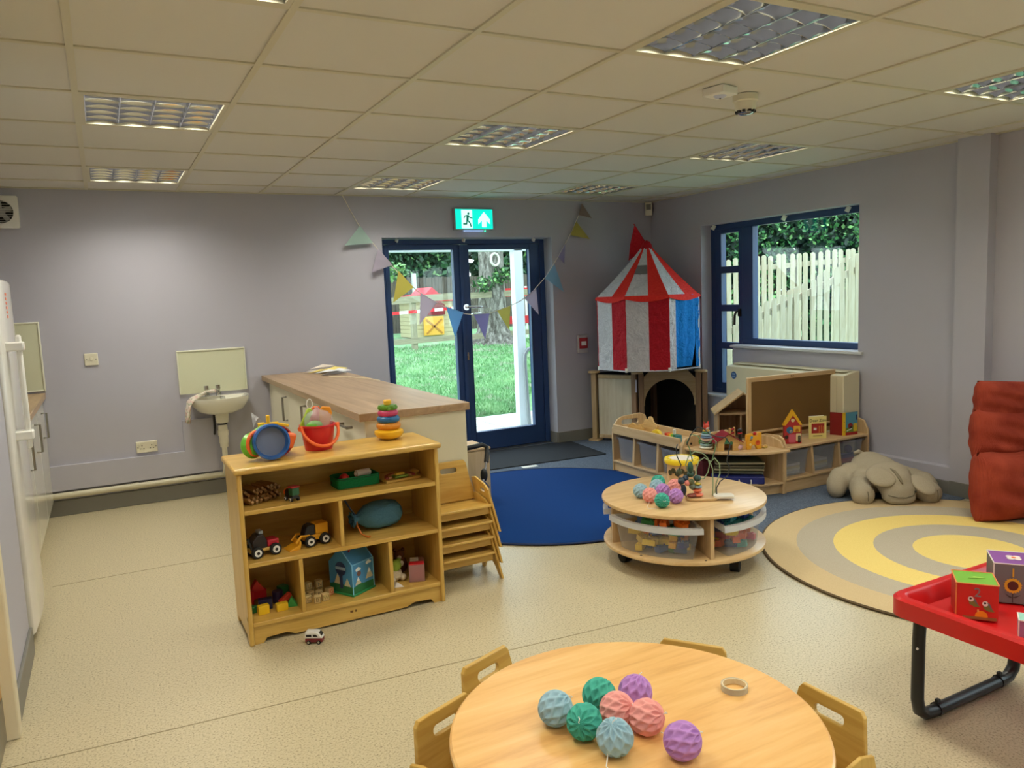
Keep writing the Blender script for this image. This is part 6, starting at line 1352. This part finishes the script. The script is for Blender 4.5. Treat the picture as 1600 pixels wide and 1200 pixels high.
# ---------------------------------------------------------------- rust floor cushion
CU = mat('rust_corduroy', (164,64,46), .85, spec=.2); v = coords(CU); f = noise(CU, v, 5, 5, .6, .5); L(CU, ramp(CU, f, [(.3, (140,50,36)), (.7, (178,76,54))]), bsdf(CU).inputs['Base Color'])
wv = N(CU, 'ShaderNodeTexWave'); wv.inputs['Scale'].default_value = 60; wv.inputs['Distortion'].default_value = 1; L(CU, v, wv.inputs['Vector'])
md_ = N(CU, 'ShaderNodeMath'); md_.operation = 'MULTIPLY_ADD'; md_.inputs[1].default_value = .25; L(CU, wv.outputs['Fac'], md_.inputs[0]); L(CU, noise(CU, v, 14, 5, .65, .8), md_.inputs[2]); bump(CU, md_.outputs[0], .5, .02)
t = T('lounge_cushion', 'tall rust red corduroy folding cushion slumped against the wall at the right', 'cushion', (4.745,-.93,.013), .10)
def pillow(w, d, h, seed, puff=.12):
    rg = random.Random(seed); b = MB(); nx, nz = 24, 20; vs = []
    for side in (-1, 1):
        for j in range(nz+1):
            for i in range(nx+1):
                u, q = i/nx*2-1, j/nz*2-1
                e = (1-abs(u)**3.2)**.5*(1-abs(q)**3.2)**.5
                p = 1-.05*(1-abs(q)**2)*abs(u)**6*0
                vs.append((u*w/2*(1-.04*(1-q*q)*0+.03*(1-q*q)), side*(d/2)*e+side*(.010*math.sin(5*u+seed+3*q)*math.sin(5*q+seed)+.008*math.sin(11*q+2.5*u+seed))*e, (q*.5+.5)*h))
    N_ = (nx+1)*(nz+1)
    for s in (0, N_):
        for j in range(nz):
            for i in range(nx): b.f.append((s+j*(nx+1)+i, s+j*(nx+1)+i+1, s+(j+1)*(nx+1)+i+1, s+(j+1)*(nx+1)+i)); b.m.append(0)
    b.v = vs; return b
# leaning stack seen from the front-left: seat roll at the bottom, two back sections above
ob('seat_section', pillow(.45,.29,.42,1), CU, t, loc=(-.03,-.05,-.005), smooth=2, rot=(0,.0,-.4))
ob('middle_section', pillow(.46,.22,.30,2), CU, t, loc=(.035,.0,.345), smooth=2, rot=(-.06,.05,-.4))
ob('top_section', pillow(.44,.17,.26,3), CU, t, loc=(.075,.02,.55), smooth=2, rot=(-.06,.08,-.4))
# ---------------------------------------------------------------- red tray table with nesting cubes
RT = mat('red_tray_plastic', (206,26,28), .28, spec=.5)
t = T('tray_table', 'red plastic tray table on black tube legs at the right edge', 'table', (0,0,0))
x0, x1, y0, y1 = 2.235, 2.93, -3.0, -1.995; zt = .43
def ring(i, z, r): return [(x, y, z) for x, y in rrect(x0+i, y0+i, x1-i, y1-i, r, 5)]
rings = [ring(.012,.362,.05), ring(.0,.366,.055), ring(.0,zt-.008,.055), ring(.008,zt,.05), ring(.03,zt,.035), ring(.037,zt-.006,.03), ring(.05,.375,.025), ring(.075,.370,.01), ring(.075,.362,.01)]
n = len(rings[0]); vs = [p for r in rings for p in r]; fs = [(i*n+k, i*n+(k+1) % n, (i+1)*n+(k+1) % n, (i+1)*n+k) for i in range(len(rings)-2) for k in range(n)]
fs += [tuple(7*n+k for k in range(n)), tuple(reversed(range(n)))]
ob('tray', MB().add(vs[:8*n], fs), RT, t, smooth=.6)
lg = MB().tube([(2.285,-2.085,.365),(2.28,-2.085,.3),(2.278,-2.085,.14),(2.278,-2.085,.09),(2.288,-2.085,.048),(2.32,-2.085,.026),(2.37,-2.085,.022),(2.74,-2.085,.022),(2.79,-2.085,.026),(2.82,-2.085,.05),(2.83,-2.085,.09),(2.835,-2.085,.365)], .0205, 12)
TUBEB = mat('black_tube', (24,25,28), .35)
ob('leg', lg, TUBEB, t, smooth=1.2); ob('leg', MB().tube([(x,y-.82,z) for x, y, z in [(2.285,-2.085,.365),(2.278,-2.085,.09),(2.32,-2.085,.026),(2.74,-2.085,.022),(2.83,-2.085,.09),(2.835,-2.085,.365)]], .0205, 12), TUBEB, t, smooth=1.2)
for x in (2.385, 2.735): ob('foot_clip', MB().cyl((x-.008,-2.085,.0235), (x+.008,-2.085,.0235), .0228, n=14).box((x,-2.085,.05), (.014,.012,.014)), TUBEB, t)
ob('rivet', MB().cyl((2.2575,-2.095,.27), (2.261,-2.093,.27), .004, n=8), WHITE, t)
for k in range(4): ob('scallop_trim', MB().cyl((2.231,-2.47-.036*k,.372), (2.2345,-2.47-.036*k,.372), .02, n=14), mat('scallop_cream', (236,206,166), .6), t)
def ncube(name, lab, loc, rz, s, cols):
    t = T(name, lab, 'stacking cube', loc, rz, 'nesting cubes on the red tray')
    b = MB(); h = s/2
    for k, (c, d, mi) in enumerate((((0,0,s),None,0),)): pass
    V = [(-h,-h,0),(h,-h,0),(h,h,0),(-h,h,0),(-h,-h,s),(h,-h,s),(h,h,s),(-h,h,s)]
    for f_, mi in (((4,5,6,7),0),((0,1,5,4),1),((3,0,4,7),2),((1,2,6,5),2),((2,3,7,6),1),((0,3,2,1),1)): b.add([V[i] for i in f_], [(0,1,2,3)], mi)
    ob('cube', b, [mat('card_%d_%d_%d' % c, c, .5) for c in cols], t, bevel=.0015)
    e = .0022; ed = MB()
    for p, q in (((-h,-h,s),(h,-h,s)),((h,-h,s),(h,h,s)),((h,h,s),(-h,h,s)),((-h,h,s),(-h,-h,s)),((-h,-h,0),(-h,-h,s))): ed.tube([p,q], e, 5)
    return t, h, ed
t, h, ed = ncube('stacking_cube', 'red cardboard cube with number 2 and two birds on the red tray', (2.44,-2.165,.3752), -.88, .118, [(112,176,46),(206,44,34),(176,50,36)])
ob('edge_line', ed, mat('edge_orange', (226,130,70), .6), t)
def PX(par, name, pts, c, y): ob(name, MB().plate(pts, [], .0006, frame=XZ(y)), mat('card_%d_%d_%d' % c, c, .5), par)
y = -h-.0018
ob('number', MB().text('2', .042, .001, lambda a, b, q: (a, y+q, b+.09)), mat('card_grey', (128,124,122), .5), t)
for k, (bx_, bz_) in enumerate(((-.018,.066),(.022,.054))):
    PX(t, 'bird_wing', [(bx_-.006,bz_),(bx_-.004,bz_-.014),(bx_+.01,bz_-.022),(bx_+.026,bz_-.022),(bx_+.014,bz_-.006),(bx_+.006,bz_+.006)], (120,124,60), y)
    PX(t, 'bird_head', circ(bx_,bz_+.003,.0085,14), (226,220,210), y-.0007); PX(t, 'bird_eye', circ(bx_-.001,bz_+.005,.0035,10), (30,26,26), y-.0014)
    PX(t, 'bird_back', [(bx_+.004,bz_+.008),(bx_+.012,bz_+.004),(bx_+.022,bz_-.018),(bx_+.012,bz_-.008)], (110,110,110), y-.0007)
PX(t, 'pumpkin', [(x,max(z,.012)) for x, z in circ(.012,.014,.018,18)], (236,150,30), y); PX(t, 'brown_bar', rrect(-.04,.003,.055,.012,.001,1), (150,106,60), y+.0002); PX(t, 'stalk', rrect(-.0,.028,.005,.036,.001,1), (226,170,90), y-.0004)
ob('leaf_print', MB().plate([(-.02,-.01),(.01,-.004),(.03,.0),(.0,.012)], [], .0006, frame=XY(.1198)), mat('card_lime', (150,196,70), .5), t)
t, h, ed = ncube('stacking_cube', 'grey cardboard cube with number 1 and a sunflower at the picture edge', (2.672,-2.155,.3752), -.88, .135, [(130,66,150),(118,122,124),(104,110,112)])
ob('edge_line', ed, mat('edge_white', (226,220,214), .6), t); y = -h-.0018
ob('number', MB().text('1', .044, .001, lambda a, b, q: (a-.012, y+q, b+.105)), mat('card_gold', (226,180,50), .5), t)
pts = []
for k in range(36): a = 2*PI*k/36; r = .027 if k % 2 else .023; pts.append((-.012+r*math.cos(a), .062+r*math.sin(a)))
PX(t, 'sunflower', pts, (226,180,50), y); PX(t, 'flower_heart', circ(-.012,.062,.016,20), (84,40,34), y-.0007); PX(t, 'stem', rrect(-.0135,.004,-.0105,.036,.0005,1), (60,62,60), y+.0001)
PX(t, 'leaf', [(-.012,.022),(-.034,.033),(-.02,.02)], (70,72,70), y); PX(t, 'leaf', [(-.012,.022),(.012,.033),(-.004,.02)], (70,72,70), y)
for k in range(4): ob('petal', MB().plate(circ(.014*math.cos(.785+1.57*k), .014*math.sin(.785+1.57*k), .012, 12), [], .0006, frame=XY(.1366)), mat('card_white', (240,226,220), .5), t)
ob('flower_heart', MB().plate(circ(0,0,.007,12), [], .0006, frame=XY(.1373)), mat('card_orange', (240,120,50), .5), t)
t, h, ed = ncube('stacking_cube', 'small lilac cardboard cube with green top at the right picture edge', (2.40,-2.36,.3752), -1.0, .062, [(150,206,190),(160,110,150),(150,100,140)])
ob('edge_line', ed, mat('edge_white', (226,220,214), .6), t)
# ---------------------------------------------------------------- foreground round table
TBEECH = mat('beech_laminate', (232,184,116), .3, coat=.15); v = coords(TBEECH, (.9,9,9), (0,0,-.62)); f = noise(TBEECH, v, 2.2, 5, .6, .4)
L(TBEECH, ramp(TBEECH, f, [(.3, (214,158,92)), (.48, (232,182,112)), (.7, (240,198,132))]), bsdf(TBEECH).inputs['Base Color'])
t = T('round_table', 'round beech toddler table in the foreground with toddler chairs around it', 'table', (1.07,-2.175,0))
ob('tabletop', MB().lathe([(0,.42),(.444,.42),(.449,.417),(.451,.409),(.449,.4),(.444,.397),(0,.397)], 96), TBEECH, t, smooth=.5)
for a in (.35, .35+PI/2, .35+PI, .35+1.5*PI): ob('leg', MB().cyl((.30*math.cos(a),.30*math.sin(a),0), (.27*math.cos(a),.27*math.sin(a),.398), .018, .022, 16), BIRCHZ, t)
ob('apron', MB().lathe([(.25,.37),(.25,.398),(.235,.398),(.235,.37),(.25,.37)], 40), BIRCH, t)
TAPE = milky('clear_tape', (.97,.96,.92), .6, (222,214,190))
t = T('tape_roll', 'roll of clear tape lying flat on the foreground table', 'tape', (1.385,-2.182,.4203))
ob('tape', MB().lathe([(.031,0),(.0345,0),(.0345,.016),(.031,.016),(.031,0)], 40), TAPE, t); ob('core', MB().lathe([(.0285,.001),(.031,.001),(.031,.0155),(.0285,.0155),(.0285,.001)], 40), mat('tape_core', (222,206,170), .6), t)
# ---------------------------------------------------------------- toy cooker box and doll's pram between island and rug
t = T('toy_cupboard', 'plain pale wooden toy cupboard behind the island end beside the blue rug', 'toy cupboard', (2.135,1.32,.013))
ob('carcass', MB().b2((-.235,-.06,0), (.23,.22,.375)), wood('cupboard_ply', (206,182,146), (192,166,126), 'z', 4, .5), t, bevel=.003); ob('top', MB().b2((-.245,-.07,.375), (.235,.23,.39)), PLY, t, bevel=.003)
ob('front_panel', MB().b2((-.225,-.068,.01), (.22,-.0605,.366)), wood('cupboard_ply', (206,182,146), (192,166,126), 'z', 4, .5), t)
loose('toy_spoon', MB().b2((-.05,-.012,0), (.05,.012,.01)).cyl((.05,0,0), (.05,0,.012), .022, n=14), mat('dark_tool', (50,44,46), .5), 'dark toy utensil lying on top of the pale wooden toy cupboard', 'toy', (2.09,1.33,.4045), (0,0,.3))
loose('toy_dish', MB().lathe([(0,0),(.04,0),(.06,.02),(.056,.02),(.036,.004),(0,.004)], 20), mat('steel_dish', (196,196,196), .3, .8), 'small steel toy dish at the back of the toy cupboard top', 'dish', (2.02,1.45,.4045), smooth=1)
NVY = fabric('pram_navy', (24,34,58), (34,46,74), 200)
t = T('dolls_pram', 'navy dolls pram with black foam handle and pink wheels beside the island', 'pram', (2.03,.93,.013))
ob('handle', MB().tube([(-.25,.05,.45),(.02,.05,.458),(.15,.05,.468),(.18,.05,.452),(.172,.03,.41),(.15,.0,.36)], .016, 10), BLACK, t, smooth=1)
ob('frame_tube', MB().tube([(.15,.0,.36),(.1,-.05,.26),(.05,-.08,.16),(.08,-.06,.1)], .008, 8), mat('pram_steel', (150,150,156), .3, .9), t, smooth=1)
ob('frame_tube', MB().tube([(-.2,.0,.34),(-.2,-.05,.25),(-.2,-.08,.16),(-.16,-.06,.1)], .008, 8), mat('pram_steel', (150,150,156), .3, .9), t, smooth=1)
ob('joint', MB().ball((.11,-.04,.285), .03, 12, sc=(.8,.8,1.5)), BLACK, t, smooth=1)
ob('buckle_ring', MB().tube([(.10,-.06,.25),(.135,-.06,.205),(.115,-.06,.19),(.08,-.06,.23)], .004, 6, closed=True), CHROME, t)
se = MB().prism([(-.03,.26),(.0,.13),(.08,.1),(.1,.12),(.03,.16),(.0,.28)], -.19, .0, plane='yz')
ob('fabric_seat', MB().add([(-.2,.02,.3),(.03,.02,.27),(.03,-.03,.14),(-.2,-.03,.14),(-.2,-.14,.12),(.02,-.14,.12),(-.2,.03,.3),(.03,.03,.27),(.03,-.02,.13),(-.2,-.02,.13),(-.2,-.14,.11),(.02,-.14,.11)], [(0,1,2,3),(3,2,5,4),(6,9,8,7),(9,10,11,8),(0,6,7,1),(1,7,8,2),(2,8,11,5),(4,5,11,10),(3,4,10,9),(0,3,9,6)]), NVY, t, bevel=.006)
for x, s in ((.1,1),(-.2,-1)):
    w = ob('wheel', MB().tube([(x,-.06+.062*math.cos(a),.077+.062*math.sin(a)) for a in [2*PI*k/24 for k in range(24)]], .015, 8, closed=True), BLACKM, t, smooth=1)
    ob('hub_disc', MB().cyl((x-.008,-.06,.077), (x+.008,-.06,.077), .05, n=20), mat('pram_pink', (222,130,150), .5), w)
    ob('hub_cap', MB().cyl((x-.013,-.06,.077), (x+.013,-.06,.077), .016, n=12), WHITE, w)
ob('axle', MB().cyl((-.2,-.06,.077), (.1,-.06,.077), .006, n=8), CHROME, t)
